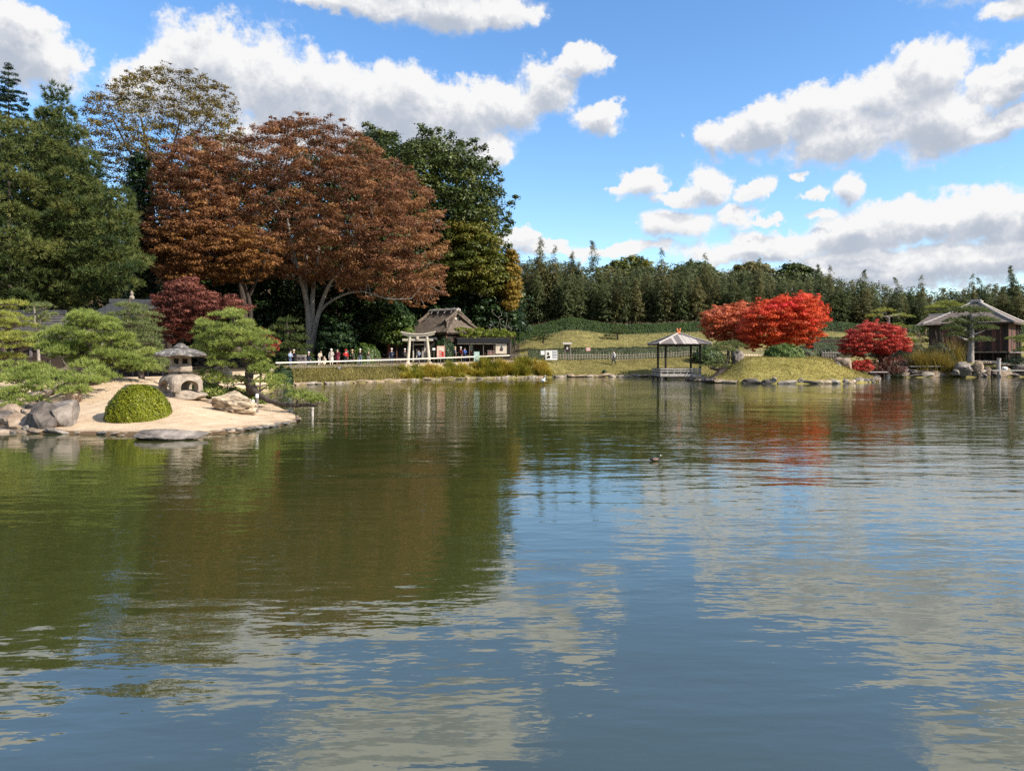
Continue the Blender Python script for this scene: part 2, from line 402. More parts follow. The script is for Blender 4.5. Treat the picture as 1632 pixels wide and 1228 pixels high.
def box(g, c, s, rz=0, tint=.5, mat=0, taper=1.0):
    h = np.array(s) / 2
    q = np.array([[-1, -1, -1], [1, -1, -1], [1, 1, -1], [-1, 1, -1], [-1, -1, 1], [1, -1, 1], [1, 1, 1], [-1, 1, 1]], float) * h
    q[4:, :2] *= taper
    if rz:
        cs, sn = math.cos(rz), math.sin(rz)
        q[:, :2] = np.stack([q[:, 0] * cs - q[:, 1] * sn, q[:, 0] * sn + q[:, 1] * cs], 1)
    g.add(q + np.array(c), [[0, 3, 2, 1], [4, 5, 6, 7], [0, 1, 5, 4], [1, 2, 6, 5], [2, 3, 7, 6], [3, 0, 4, 7]], tint, mat)
def tube(g, pts, rad, sides=6, tint=.5, mat=0, cap=True):
    p = np.asarray(pts, float); n = len(p)
    r = np.broadcast_to(np.asarray(rad, float), (n,))
    d = np.gradient(p, axis=0); d /= np.linalg.norm(d, axis=1, keepdims=True) + 1e-9
    up = np.where(np.abs(d[:, 2:3]) > .9, np.array([[1., 0, 0]]), np.array([[0, 0, 1.]]))
    if abs(d[0, 2]) > .6: up = np.broadcast_to(np.array([[1., .2, 0]]), d.shape)
    a = np.cross(d, up); a /= np.linalg.norm(a, axis=1, keepdims=True) + 1e-9
    b = np.cross(d, a)
    th = np.arange(sides) / sides * 2 * math.pi
    v = p[:, None] + r[:, None, None] * (a[:, None] * np.cos(th)[None, :, None] + b[:, None] * np.sin(th)[None, :, None])
    v = v.reshape(-1, 3)
    i = np.arange(n - 1)[:, None] * sides; j = np.arange(sides)[None]; k = (j + 1) % sides
    f = np.stack([i + j, i + k, i + sides + k, i + sides + j], -1).reshape(-1, 4)
    g.add(v, f, tint, mat)
    if cap:
        e = (n - 1) * sides; c = len(v)
        vv = np.concatenate([v[e:e + sides], p[-1:], v[:sides], p[:1]])
        f2 = [[x, (x + 1) % sides, sides] for x in range(sides)] + [[sides + 1 + (x + 1) % sides, sides + 1 + x, 2 * sides + 1] for x in range(sides)]
        g.add(vv, f2, tint, mat)
def lathe(g, prof, seg=24, c=(0, 0, 0), squash=(1, 1), tint=.5, mat=0, ngon=None):
    """prof: (radius, z) pairs from the bottom up; ngon gives a soft polygon plan."""
    th = np.arange(seg) / seg * 2 * math.pi
    k = np.ones(seg)
    if ngon:
        a = (th % (2 * math.pi / ngon)) - math.pi / ngon
        k = math.cos(math.pi / ngon) / np.cos(a)
    pr = np.array(prof, float); n = len(pr)
    v = np.stack([pr[:, 0:1] * (np.cos(th) * k)[None] * squash[0] + c[0], pr[:, 0:1] * (np.sin(th) * k)[None] * squash[1] + c[1],
                  np.broadcast_to(pr[:, 1:2], (n, seg)) + c[2]], -1).reshape(-1, 3)
    i = np.arange(n - 1)[:, None] * seg; j = np.arange(seg)[None]; q = (j + 1) % seg
    g.add(v, np.stack([i + j, i + q, i + seg + q, i + seg + j], -1).reshape(-1, 4), tint, mat)
    top = np.concatenate([v[-seg:], [[c[0], c[1], pr[-1, 1] + c[2]]]]); g.add(top, [[x, (x + 1) % seg, seg] for x in range(seg)], tint, mat)
    bot = np.concatenate([v[:seg], [[c[0], c[1], pr[0, 1] + c[2]]]]); g.add(bot, [[(x + 1) % seg, x, seg] for x in range(seg)], tint, mat)

def unit(rng, n):
    v = rng.normal(size=(n, 3)); return v / (np.linalg.norm(v, axis=1, keepdims=True) + 1e-9)
def norm(v): return v / (np.linalg.norm(v, axis=-1, keepdims=True) + 1e-9)
def leaves(g, rng, c, nrm, L, W, tint, mat=0, along=None):
    """Diamond shaped leaf sprays at c facing nrm."""
    n = len(c)
    r = unit(rng, n) if along is None else along
    t = r - nrm * np.sum(r * nrm, 1, keepdims=True); t = norm(t); b = np.cross(nrm, t)
    L = np.broadcast_to(np.asarray(L, float), (n,))[:, None]; W = np.broadcast_to(np.asarray(W, float), (n,))[:, None]
    v = np.stack([c - t * L / 2, c + b * W / 2, c + t * L / 2, c - b * W / 2], 1)
    g.add(v.reshape(-1, 3), np.arange(4 * n).reshape(-1, 4), np.repeat(tint, 4), mat)
def needles(g, rng, c, out, k, L, W, tint, spread=1.0, mat=0):
    """Tufts of k thin needles sprouting from c around the direction out."""
    n = len(c)
    d = norm(np.repeat(out, k, 0) + unit(rng, n * k) * spread)
    cc = np.repeat(c, k, 0)
    s = norm(np.cross(d, unit(rng, n * k))) * W / 2
    ln = L * rng.uniform(.7, 1.15, (n * k, 1))
    v = np.stack([cc - s, cc + s, cc + d * ln], 1)
    g.add(v.reshape(-1, 3), np.arange(3 * n * k).reshape(-1, 3), np.repeat(tint, 3 * k), mat)

def inside(poly, x, y):
    p = np.asarray(poly, float); q = np.roll(p, -1, 0); r = np.zeros(len(x), bool)
    for (x1, y1), (x2, y2) in zip(p, q):
        c = (y1 > y) != (y2 > y)
        with np.errstate(divide='ignore', invalid='ignore'):
            r ^= c & (x < (x2 - x1) * (y - y1) / ((y2 - y1) if y2 != y1 else 1e-9) + x1)
    return r
def edge_dist(poly, x, y):
    p = np.asarray(poly, float); q = np.roll(p, -1, 0); d = np.full(len(x), 1e9)
    for a, b in zip(p, q):
        e = b - a; t = np.clip(((x - a[0]) * e[0] + (y - a[1]) * e[1]) / (e @ e + 1e-9), 0, 1)
        d = np.minimum(d, np.hypot(x - a[0] - t * e[0], y - a[1] - t * e[1]))
    return d
def spread_in(rng, poly, Y, T, rpx, n, inset=.75, sep=.95, front=.0):
    """Clump centres filling a crown whose outline is poly at distance Y and which is up to 2*T deep."""
    p = np.asarray(poly, float); lo, hi = p.min(0), p.max(0)
    m = n * 40
    x, y = rng.uniform(lo[0], hi[0], m), rng.uniform(lo[1], hi[1], m)
    ok = inside(poly, x, y); x, y = x[ok], y[ok]
    de = edge_dist(poly, x, y); ok = de > inset * rpx; x, y, de = x[ok], y[ok], de[ok]
    R = max(de.max() * .9, rpx)
    t = np.sqrt(np.clip(1 - (1 - np.minimum(de / R, 1)) ** 2, 0, 1)) * T
    u = rng.uniform(-1, 1, len(x)); u = np.sign(u) * np.abs(u) ** .5
    dY = u * t
    s = F_PX / Y
    pts = np.stack([x, y, dY * s * .8], 1); keep = np.zeros((n, 3)); k = 0; idx = []
    md = rpx * sep
    for i in range(len(pts)):
        if k and np.min(np.sum((keep[:k] - pts[i]) ** 2, 1)) < md * md: continue
        keep[k] = pts[i]; idx.append(i); k += 1
        if k == n: break
    idx = np.array(idx)
    YY = Y + dY[idx]
    c = np.stack([(x[idx] - CX) * YY / F_PX, YY, EYE - (y[idx] - HZ) * YY / F_PX], 1)
    return c, np.full(len(c), rpx * Y / F_PX)
def clump_leaves(g, rng, c, r, per, flat, L, W, kind='leaf', up=.35, shell=.45, tvar=.32, k=5, tbias=None, droop=0):
    n = len(c)
    rr = r * rng.uniform(.75, 1.25, n)
    idx = np.repeat(np.arange(n), per)
    u = unit(rng, len(idx))
    u[:, 2] = np.where((u[:, 2] < -.2) & (rng.random(len(u)) < .55), -u[:, 2], u[:, 2])
    rad = rng.uniform(shell, 1.05, len(idx)) ** .8
    R = np.stack([rr, rr, rr * flat], 1)[idx]
    far_ = rng.random(len(idx)) < .14
    rad = np.where(far_, rad * rng.uniform(1.0, 1.45, len(idx)), rad)
    lump = 1 + .22 * np.sin(u[:, 0] * 5 + idx) * np.cos(u[:, 1] * 6 + idx * 1.7)
    pos = c[idx] + u * R * (rad * lump)[:, None]
    nrm = norm(u / np.array([1, 1, max(flat, .3)]) + unit(rng, len(idx)) * .75 + np.array([0, 0, up]))
    base = rng.uniform(.5 - tvar, .5 + tvar, n)
    if tbias is not None: base = base + tbias
    base = base + .16 * np.sin(c[:, 0] * .55 + c[:, 2] * .8 + 1) * np.sin(c[:, 2] * .6 - c[:, 1] * .4)
    tint = np.clip(base[idx] + rng.normal(0, .14, len(idx)), 0, 1)
    if kind == 'leaf':
        leaves(g, rng, pos, nrm, L * rng.uniform(.6, 1.3, len(idx)), W * rng.uniform(.6, 1.3, len(idx)), tint)
    else:
        needles(g, rng, pos, norm(u + np.array([0, 0, up])), k, L, W, tint, .8)
def limb(p0, p1, rng, sag=.0, n=6, wob=.06):
    t = np.linspace(0, 1, n)[:, None]
    L = np.linalg.norm(p1 - p0)
    m = (p0 + p1) / 2 + np.array([0, 0, -sag * L]) + rng.normal(0, wob, 3) * L
    c = (1 - t) ** 2 * p0 + 2 * t * (1 - t) * m + t ** 2 * p1
    c[1:-1] += rng.normal(0, wob * .35 * L / n * 2, (n - 2, 3))
    return c

# ================================================================== THE SETTING
# far shore of the pond as a distance for each bearing (bearing written as photo column)
SPX = np.array([-3000, -800, -200, 0, 100, 200, 300, 400, 432, 458, 530, 655, 750, 860, 880, 1000, 1130, 1385, 1420, 1632, 1900, 2600, 5000], float)
SPY = np.array([8, 20, 30, 33, 37, 41, 47, 55, 60.5, 63.6, 69, 78, 86, 91, 91.5, 93.5, 94, 92, 90.5, 94, 92, 80, 30], float)
BPX = np.array([-3000, 300, 420, 440, 640, 812, 1000, 1150, 1320, 1390, 1440, 1700, 5000], float)
BPZ = np.array([1.0, 1.0, 1.3, 1.45, 1.65, 2.0, 2.1, 2.7, 2.6, 2.0, 1.9, 1.9, 1.9], float)
def bearing(X, Y): return CX + F_PX * X / np.maximum(Y, 1.0)
def shore_d(X, Y): return Y - np.interp(bearing(X, Y), SPX, SPY)
def ground_z(X, Y):
    X, Y = np.asarray(X, float), np.asarray(Y, float)
    px = bearing(X, Y); d = shore_d(X, Y)
    B = np.interp(px, BPX, BPZ); W = np.interp(px, [300, 640, 870, 900, 1350, 1400], [4, 4.2, 5, 9, 9, 7])
    z = np.where(d > 0, .14 + (B - .14) * sstep(d / W) * .85 + (B - .14) * .15 * np.clip(d / W, 0, 1), np.maximum(-.9, .14 + d * .8))
    rise = 4.2 * np.interp(px, [770, 815, 850, 900], [0, .62, .86, 1]) * sstep((Y - 103) / 21)
    hump = .75 * np.exp(-((px - 912) / 42) ** 2) * sstep((Y - 106) / 18)
    z = z + np.where(Y > 80, rise + hump, 0)
    z = z + np.where(Y > 100, 26 * sstep((Y - 123) / 24) * sstep((815 - px) / 60) + 9 * sstep((Y - 151) / 18) * sstep((px - 700) / 60), 0)
    und = .05 * np.sin(X * .7 + 1.3 * np.sin(Y * .4)) * np.sin(Y * .6 + X * .23)
    z = z + np.where(d > 1, und, 0)
    near = .95 * sstep((2.6 - Y) / 2.2) - .02
    return np.where(Y < 3.2, np.where(Y < 2.6, near, -.5 * sstep((Y - 2.6) / .6) - .02), z)
def gz(X, Y): return float(ground_z(np.array([X]), np.array([Y]))[0])
def at_ground(px, Y): X = XW(px, Y); return np.array([X, Y, gz(X, Y)])

def axis(segs):
    out = []
    for a, b, n in segs: out.append(np.linspace(a, b, n, endpoint=False))
    return np.concatenate(out + [[segs[-1][1]]])
xs = axis([(-3500, -400, 14), (-400, -120, 14), (-120, -60, 30), (-60, 90, 260), (90, 160, 30), (160, 500, 14), (500, 3500, 14)])
ys = axis([(-2500, -100, 8), (-100, -2, 12), (-2, 4, 24), (4, 28, 12), (28, 56, 60), (56, 112, 124), (112, 140, 30), (140, 400, 14), (400, 4000, 14)])
GX, GY = np.meshgrid(xs, ys)
GZ = ground_z(GX, GY)
nx, ny = len(xs), len(ys)
gv = np.stack([GX, GY, GZ], -1).reshape(-1, 3)
ii = np.arange(ny - 1)[:, None] * nx; jj = np.arange(nx - 1)[None]
gf = np.stack([ii + jj, ii + jj + 1, ii + nx + jj + 1, ii + nx + jj], -1).reshape(-1, 4)
fc = gv[gf].mean(1)
bpx, bd = bearing(fc[:, 0], fc[:, 1]), shore_d(fc[:, 0], fc[:, 1])
# the sandy walk along the far bank, and the bare sand at the left
on_path = ((bpx > 425) & (bpx < 860) & (bd > 3.7) & (bd < 10.5)) | ((bpx >= 860) & (bpx < 1400) & (bd > 9.3) & (bd < 12.5)) | \
          ((bpx < 425) & (bpx > -500) & (bd > .6) & (bd < 12)) | ((bpx > 1395) & (bpx < 1800) & (bd > 7.5) & (bd < 12))
wooded = (((bpx < 830) & (bd > 10.4)) | (fc[:, 1] > 129)) & (fc[:, 1] > 20) & ~on_path
for msk, nm, mt in ((on_path, 'path', 'path'), (wooded, 'woodland_ground', 'under_tree'), (~on_path & ~wooded, 'ground', 'earth')):
    f = gf[msk]; u, inv = np.unique(f, return_inverse=True)
    g = G(); g.add(gv[u], inv.reshape(-1, 4)); props(build(g, nm, mt, smooth=True), kind='structure')

# ---- water
def water_mat():
    m, nt, b = new_mat('pond_water')
    L = nt.links
    t = nt.nodes.new('ShaderNodeTexCoord')
    def wave(scale, sx, sy, detail, dist):
        mp = nt.nodes.new('ShaderNodeMapping'); mp.inputs['Scale'].default_value = (sx, sy, 1); mp.inputs['Rotation'].default_value = (0, 0, dist)
        L.new(t.outputs['Object'], mp.inputs[0])
        return nz(nt, mp.outputs[0], scale, detail, .5)
    def mul(a, k):
        n = nt.nodes.new('ShaderNodeMath'); n.operation = 'MULTIPLY'; L.new(a, n.inputs[0])
        if isinstance(k, float): n.inputs[1].default_value = k
        else: L.new(k, n.inputs[1])
        return n.outputs[0]
    def add(a, c):
        n = nt.nodes.new('ShaderNodeMath'); n.operation = 'ADD'; L.new(a, n.inputs[0]); L.new(c, n.inputs[1]); return n.outputs[0]
    patch = nt.nodes.new('ShaderNodeMapRange'); L.new(wave(.055, 1, 1.6, 2, .3), patch.inputs['Value'])
    patch.inputs['From Min'].default_value = .38; patch.inputs['From Max'].default_value = .62
    patch.inputs['To Min'].default_value = .45; patch.inputs['To Max'].default_value = 1.15
    h = add(mul(wave(1.55, .33, 1, 2, .10), .050), mul(wave(4.2, .40, 1, 2, -.16), .021))
    h = add(h, mul(wave(.55, .5, 1, 1, .2), .070))
    h = add(h, mul(wave(11., .5, 1, 2, .05), .0050))
    h = mul(h, patch.outputs[0])
    bp = nt.nodes.new('ShaderNodeBump'); bp.inputs['Strength'].default_value = 1.0; bp.inputs['Distance'].default_value = WAVE
    L.new(h, bp.inputs['Height']); L.new(bp.outputs[0], b.inputs['Normal'])
    b.inputs['Base Color'].default_value = (.038, .043, .011, 1)
    b.inputs['Roughness'].default_value = .0
    b.inputs['IOR'].default_value = 2.55
    b.inputs['Specular IOR Level'].default_value = .5
    return m
WAVE = .40
M['water'] = water_mat()
g = G()
wx, wy = np.linspace(-260, 320, 59), np.linspace(-1.2, 150, 31)
WX, WYg = np.meshgrid(wx, wy)
i2 = np.arange(30)[:, None] * 59; j2 = np.arange(58)[None]
g.add(np.stack([WX, WYg, WX * 0], -1).reshape(-1, 3), np.stack([i2 + j2, i2 + j2 + 1, i2 + 60 + j2, i2 + 59 + j2], -1).reshape(-1, 4))
props(build(g, 'pond_water', 'water', smooth=True), kind='structure')

# ---- islands
def sdist(poly, x, y):
    return edge_dist(poly, x, y) * np.where(inside(poly, x, y), 1, -1)
ISL = [(XW(px, WY(py)), WY(py)) for px, py in [(-260, 676), (-60, 684), (0, 688), (60, 690), (150, 692), (270, 694), (370, 689), (435, 680), (471, 672)]] + \
      [(XW(470, 30), 30), (XW(452, 33), 33), (XW(432, 37), 37), (XW(400, 40.5), 40.5), (XW(300, 42), 42), (XW(180, 42), 42), (XW(60, 43), 43), (XW(-260, 44), 44)]
def isl_z(x, y):
    d = sdist(ISL, x, y)
    z = np.where(d > 0, .12 + .93 * sstep(d / 7.5) ** .9, np.maximum(-.6, .12 + d * 1.3))
    X0, Y0 = XW(205, 33.5), 33.5
    z = z + .50 * np.exp(-(((x - X0) / 3.0) ** 2 + ((y - Y0) / 2.4) ** 2)) * (d > 0)
    px = bearing(x, y)
    z = z - np.where(px < 110, .35, 0) * sstep((110 - px) / 90) * sstep(d / 3)
    return z + .012 * np.sin(x * 5 + y * 3) * np.sin(y * 6 - x * 2) * (d > .3)
RIS = [(XW(px, WY(py)), WY(py)) for px, py in [(1117, 606), (1132, 609.5), (1180, 611), (1260, 611.5), (1340, 611.5), (1388, 609)]] + \
      [(XW(1396, 74), 74), (XW(1398, 80), 80), (XW(1380, 86), 86), (XW(1300, 88), 88), (XW(1200, 88), 88), (XW(1140, 85), 85), (XW(1122, 80), 80)]
def ris_z(x, y):
    d = sdist(RIS, x, y); px = bearing(x, y)
    top = np.interp(px, [1110, 1132, 1155, 1182, 1215, 1300, 1338, 1368, 1394], [.5, 1.2, 1.95, 2.4, 2.45, 2.4, 2.05, 1.4, .7])
    z = np.where(d > 0, .34 + (top - .34) * sstep(d / 4.6) ** .8, np.maximum(-.6, .34 + d * 2.2))
    return z + .05 * np.sin(x * 1.1 + y) * np.sin(y * .9 - x * .5) * (d > .5)
def patch_mesh(name, mat, fz, x0, x1, y0, y1, st, sd, kind='structure'):
    x, y = np.arange(x0, x1, st), np.arange(y0, y1, st)
    A, B = np.meshgrid(x, y); n = len(x)
    D = sd(A.ravel(), B.ravel()); Z = fz(A.ravel(), B.ravel())
    v = np.stack([A.ravel(), B.ravel(), Z], -1)
    i = np.arange(len(y) - 1)[:, None] * n; j = np.arange(n - 1)[None]
    f = np.stack([i + j, i + j + 1, i + n + j + 1, i + n + j], -1).reshape(-1, 4)
    f = f[D[f].max(1) > -.55]
    u, inv = np.unique(f, return_inverse=True)
    g = G(); g.add(v[u], inv.reshape(-1, 4))
    return props(build(g, name, mat, smooth=True), kind=kind)
_nt = M['sand'].node_tree; _b = _nt.nodes['Principled BSDF']; _l = _b.inputs['Base Color'].links[0].from_socket
_t = _nt.nodes.new('ShaderNodeTexCoord'); _s = _nt.nodes.new('ShaderNodeSeparateXYZ'); _nt.links.new(_t.outputs['Object'], _s.inputs[0])
_n = _nt.nodes.new('ShaderNodeTexNoise'); _n.inputs['Scale'].default_value = 1.3; _n.inputs['Detail'].default_value = 6; _nt.links.new(_t.outputs['Object'], _n.inputs[0])
_a = _nt.nodes.new('ShaderNodeMath'); _a.operation = 'MULTIPLY_ADD'; _nt.links.new(_n.outputs['Fac'], _a.inputs[0]); _a.inputs[1].default_value = -.16; _nt.links.new(_s.outputs['Z'], _a.inputs[2])
_r = _nt.nodes.new('ShaderNodeMapRange'); _nt.links.new(_a.outputs[0], _r.inputs[0]); _r.inputs['From Min'].default_value = .0; _r.inputs['From Max'].default_value = .05
_m = _nt.nodes.new('ShaderNodeMixRGB'); _nt.links.new(_r.outputs[0], _m.inputs[0]); _m.inputs[1].default_value = (.13, .085, .05, 1); _nt.links.new(_l, _m.inputs[2]); _nt.links.new(_m.outputs[0], _b.inputs['Base Color'])   # damp sand along the water
left_island = patch_mesh('island_sand', 'sand', isl_z, -26, -7.5, 22, 45, .16, lambda a, b: sdist(ISL, a, b))
right_island = patch_mesh('island_lawn', 'lawn', ris_z, 15, 44, 66, 90, .35, lambda a, b: sdist(RIS, a, b))
def iz(x, y): return float(isl_z(np.array([x]), np.array([y]))[0])
def rz_(x, y): return float(ris_z(np.array([x]), np.array([y]))[0])

# ---- rocks
_bm = bmesh.new(); bmesh.ops.create_icosphere(_bm, subdivisions=4, radius=1)
ICO_V = np.array([v.co[:] for v in _bm.verts]); ICO_F = np.array([[v.index for v in f.verts] for f in _bm.faces]); _bm.free()
_bm = bmesh.new(); bmesh.ops.create_icosphere(_bm, subdivisions=2, radius=1)
ICS_V = np.array([v.co[:] for v in _bm.verts]); ICS_F = np.array([[v.index for v in f.verts] for f in _bm.faces]); _bm.free()
_bm = bmesh.new(); bmesh.ops.create_icosphere(_bm, subdivisions=3, radius=1)
ICM_V = np.array([v.co[:] for v in _bm.verts]); ICM_F = np.array([[v.index for v in f.verts] for f in _bm.faces]); _bm.free()
def rock_geo(size, seed, planes=14, rough=.05, strata=0, small=False, lo=.62, hi_res=False):
    rng = np.random.default_rng(seed)
    V, F = (ICS_V, ICS_F) if small else (ICO_V, ICO_F) if hi_res else (ICM_V, ICM_F)
    n = unit(rng, planes); h = rng.uniform(lo, 1.0, planes)
    dots = V @ n.T
    r = np.min(np.where(dots > .05, h / np.maximum(dots, .05), 9), 1); r = np.minimum(r, 1.15)
    v = V * r[:, None]
    ph = rng.uniform(0, 6, 6)
    bump = sum(np.sin(v @ unit(rng, 1)[0] * f + ph[i]) * a for i, (f, a) in enumerate(((4, 1), (7, .7), (13, .45), (23, .3), (41, .2))))
    v = v * (1 + rough * bump)[:, None]
    if strata:
        ax = norm(np.array([.35, -.25, .9])); s = v @ ax * 4.2 + .25 * np.sin(v[:, 0] * 4) + .2 * np.sin(v[:, 1] * 5)
        saw = (s % 1); k = 1 + strata * (np.minimum(saw * 1.4, 1) - .6) - strata * 1.2 * np.exp(-((saw - .02) / .07) ** 2)
        v = v * k[:, None]
    return v * np.array(size), F
def rock(name, label, loc, size, seed, mat, rotz=0, group=None, **kw):
    g = G(); v, f = rock_geo(size, seed, **kw); g.add(v, f)
    return props(build(g, name, mat, loc=loc, local=True, rotz=rotz), label, 'rock', group)

# ================================================================== BIG TREES ROUND THE POND
def tree(name, label, cat, poly, Y, T, rpx, n, per, leaf, mat, trunks=None, bark='bark', flat=.6, kind='leaf', seed=1, base=None, group=None,
         up=.35, branches=True, inset=.75, k=5, tgrad=None, bcount=None, brad=.09, shell=.45, sep=.95, sag=-.08, fringe=0):
    rng = np.random.default_rng(seed)
    c, r = spread_in(rng, poly, Y, T, rpx, n, inset, sep=sep)
    p = np.asarray(poly, float)
    bx = base if base is not None else float(p[:, 0].mean())
    b0 = at_ground(bx, Y)
    root = thing(name, label, cat, b0, group)
    tb = None
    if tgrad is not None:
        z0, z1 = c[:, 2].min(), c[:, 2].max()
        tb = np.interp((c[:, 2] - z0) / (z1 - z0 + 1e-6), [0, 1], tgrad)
    g = G(); clump_leaves(g, rng, c, r, per, flat, leaf[0], leaf[1], kind, up=up, k=k, tbias=tb, shell=shell)
    tw = None
    if fringe:          # loose sprays that break the outline
        q = rng.integers(0, len(p), fringe); t = rng.random(fringe)[:, None]; e_ = p[q] * (1 - t) + np.roll(p, -1, 0)[q] * t
        ctr = p.mean(0); o_ = norm(e_ - ctr); e_ = e_ + o_ * rng.uniform(-.35, .55, fringe)[:, None] * rpx
        YY = Y + rng.normal(0, T * .25, fringe); c2 = np.stack([(e_[:, 0] - CX) * YY / F_PX, YY, EYE - (e_[:, 1] - HZ) * YY / F_PX], 1)
        clump_leaves(g, rng, c2, np.full(fringe, rpx * .42 * Y / F_PX), max(8, per // 5), flat, leaf[0], leaf[1], kind, up=up, k=k, tbias=None if tb is None else np.interp(c2[:, 2], [c[:, 2].min(), c[:, 2].max()], tgrad), shell=.1)
        tw = [(c[int(np.argmin(np.linalg.norm(c - x, axis=1)))], x) for x in c2]
    build(g, 'crown', mat, root)
    g = G()
    for x0_, x1_ in tw or (): tube(g, limb(x0_, x1_, rng, -.05, 4, .04), np.linspace(.03, .008, 4), 4, cap=False)
    lines = []
    if trunks is None:
        top = c[np.argmax(c[:, 2])].copy(); top = np.array([c[:, 0].mean(), Y, b0[2] + (top[2] - b0[2]) * .8])
        pts = limb(b0 - np.array([0, 0, .3]), top, rng, 0, 8, .02); rr = np.linspace(.018, .005, 8) * (top[2] - b0[2])
        lines.append((pts, rr))
    else:
        for tl in trunks:
            pts = np.array([P(x, y, Y + dy) for x, y, dy, _ in tl]); rr = np.array([q[3] for q in tl]) * Y / F_PX
            tt = np.linspace(0, len(pts) - 1, (len(pts) - 1) * 4 + 1)
            fine = np.stack([np.interp(tt, np.arange(len(pts)), pts[:, i]) for i in range(3)], 1)
            for _ in range(2): fine[1:-1] = (fine[:-2] + 2 * fine[1:-1] + fine[2:]) / 4
            lines.append((fine, np.interp(tt, np.arange(len(pts)), rr)))
    for pts, rr in lines: tube(g, pts, rr, 8)
    if branches:
        allp = np.concatenate([l[0] for l in lines]); allr = np.concatenate([l[1] for l in lines])
        order = rng.permutation(len(c))[:bcount or len(c)]
        nodes, nr = [allp], [allr]
        for i in order[np.argsort(np.linalg.norm(c[order] - allp.mean(0), axis=1))]:
            A = np.concatenate(nodes); AR = np.concatenate(nr)
            cost = np.linalg.norm(A - c[i], axis=1) + np.maximum(0, A[:, 2] - c[i][2] + .3) * 1.5 - AR * 3
            q = int(np.argmin(cost)); L = np.linalg.norm(A[q] - c[i])
            r0 = min(AR[q] * .7, .02 + brad * .22 * L ** .7)
            pts = limb(A[q], c[i], rng, sag, 5, .05); rr = np.linspace(r0, max(.012, r0 * .3), 5)
            tube(g, pts, rr, 4, cap=False); nodes.append(pts[1:]); nr.append(rr[1:])
    build(g, 'trunk', bark, root, smooth=True)
    return root

# left: the tall dark pines
tree('tall_pine', 'tall dark green pine at the left edge, broad shaggy crown', 'pine tree',
     [(-130, 250), (-60, 200), (0, 178), (40, 190), (70, 215), (95, 250), (105, 330), (98, 420), (70, 500), (0, 505), (-130, 500)], 62, 6, 19, 210, 44, (.48, .06), 'pine_dark',
     bark='dark_bark', flat=.6, kind='needle', seed=11, base=10, k=12, up=.55, brad=.05, shell=.62, sep=1.12)
tree('tall_pine', 'tall dark green pine with a pointed top above the stone lantern shore', 'pine tree',
     [(50, 200), (70, 160), (88, 124), (102, 150), (122, 185), (140, 222), (152, 250), (168, 285), (196, 300), (214, 352), (212, 395), (240, 412), (246, 440), (205, 470), (120, 500), (60, 500), (48, 400), (42, 300)],
     64, 5, 17, 240, 42, (.48, .06), 'pine_dark', bark='dark_bark', flat=.6, kind='needle', seed=12, base=100, k=12, up=.55, brad=.05, shell=.62, sep=1.12, inset=.55)
tree('dark_fir', 'dark fir whose spire shows above the tall pines at the left edge', 'fir tree',
     [(14, 98), (20, 115), (34, 128), (30, 140), (48, 156), (40, 175), (60, 200), (40, 260), (-20, 260), (-30, 190), (-18, 172), (-22, 155), (-4, 140), (0, 122), (8, 112)], 84, 2.2, 6, 200, 60, (.42, .09), 'dark_leaf',
     trunks=[[(14, 540, 0, 5), (14, 300, 0, 3), (14, 160, 0, .9), (14, 99, 0, .3)]], bark='dark_bark', flat=.35, seed=13, base=14, inset=.2, up=.1, brad=.05, sag=.05)
# behind: the half bare tree
tree('half_bare_tree', 'tall tree with thin yellow brown leaves and bare twigs against the white cloud', 'tree',
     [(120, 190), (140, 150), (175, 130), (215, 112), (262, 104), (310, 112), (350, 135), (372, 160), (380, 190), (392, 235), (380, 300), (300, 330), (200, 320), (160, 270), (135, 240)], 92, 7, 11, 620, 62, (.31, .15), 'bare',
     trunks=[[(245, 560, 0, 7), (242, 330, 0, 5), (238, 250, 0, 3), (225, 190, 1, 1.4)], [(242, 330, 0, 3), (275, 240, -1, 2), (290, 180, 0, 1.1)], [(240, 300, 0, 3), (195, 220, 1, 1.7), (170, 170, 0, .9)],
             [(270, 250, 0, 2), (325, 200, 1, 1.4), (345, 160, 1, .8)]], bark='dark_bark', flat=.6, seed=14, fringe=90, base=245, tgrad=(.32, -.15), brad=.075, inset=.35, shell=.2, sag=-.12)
tree('dark_evergreen', 'narrow dark evergreen between the tall pine and the brown zelkova', 'tree',
     [(222, 232), (236, 250), (242, 300), (246, 360), (250, 420), (245, 480), (205, 480), (196, 400), (198, 300), (206, 250)], 82, 3, 12, 100, 170, (.42, .2), 'dark_leaf', bark='dark_bark', seed=15, inset=.6)
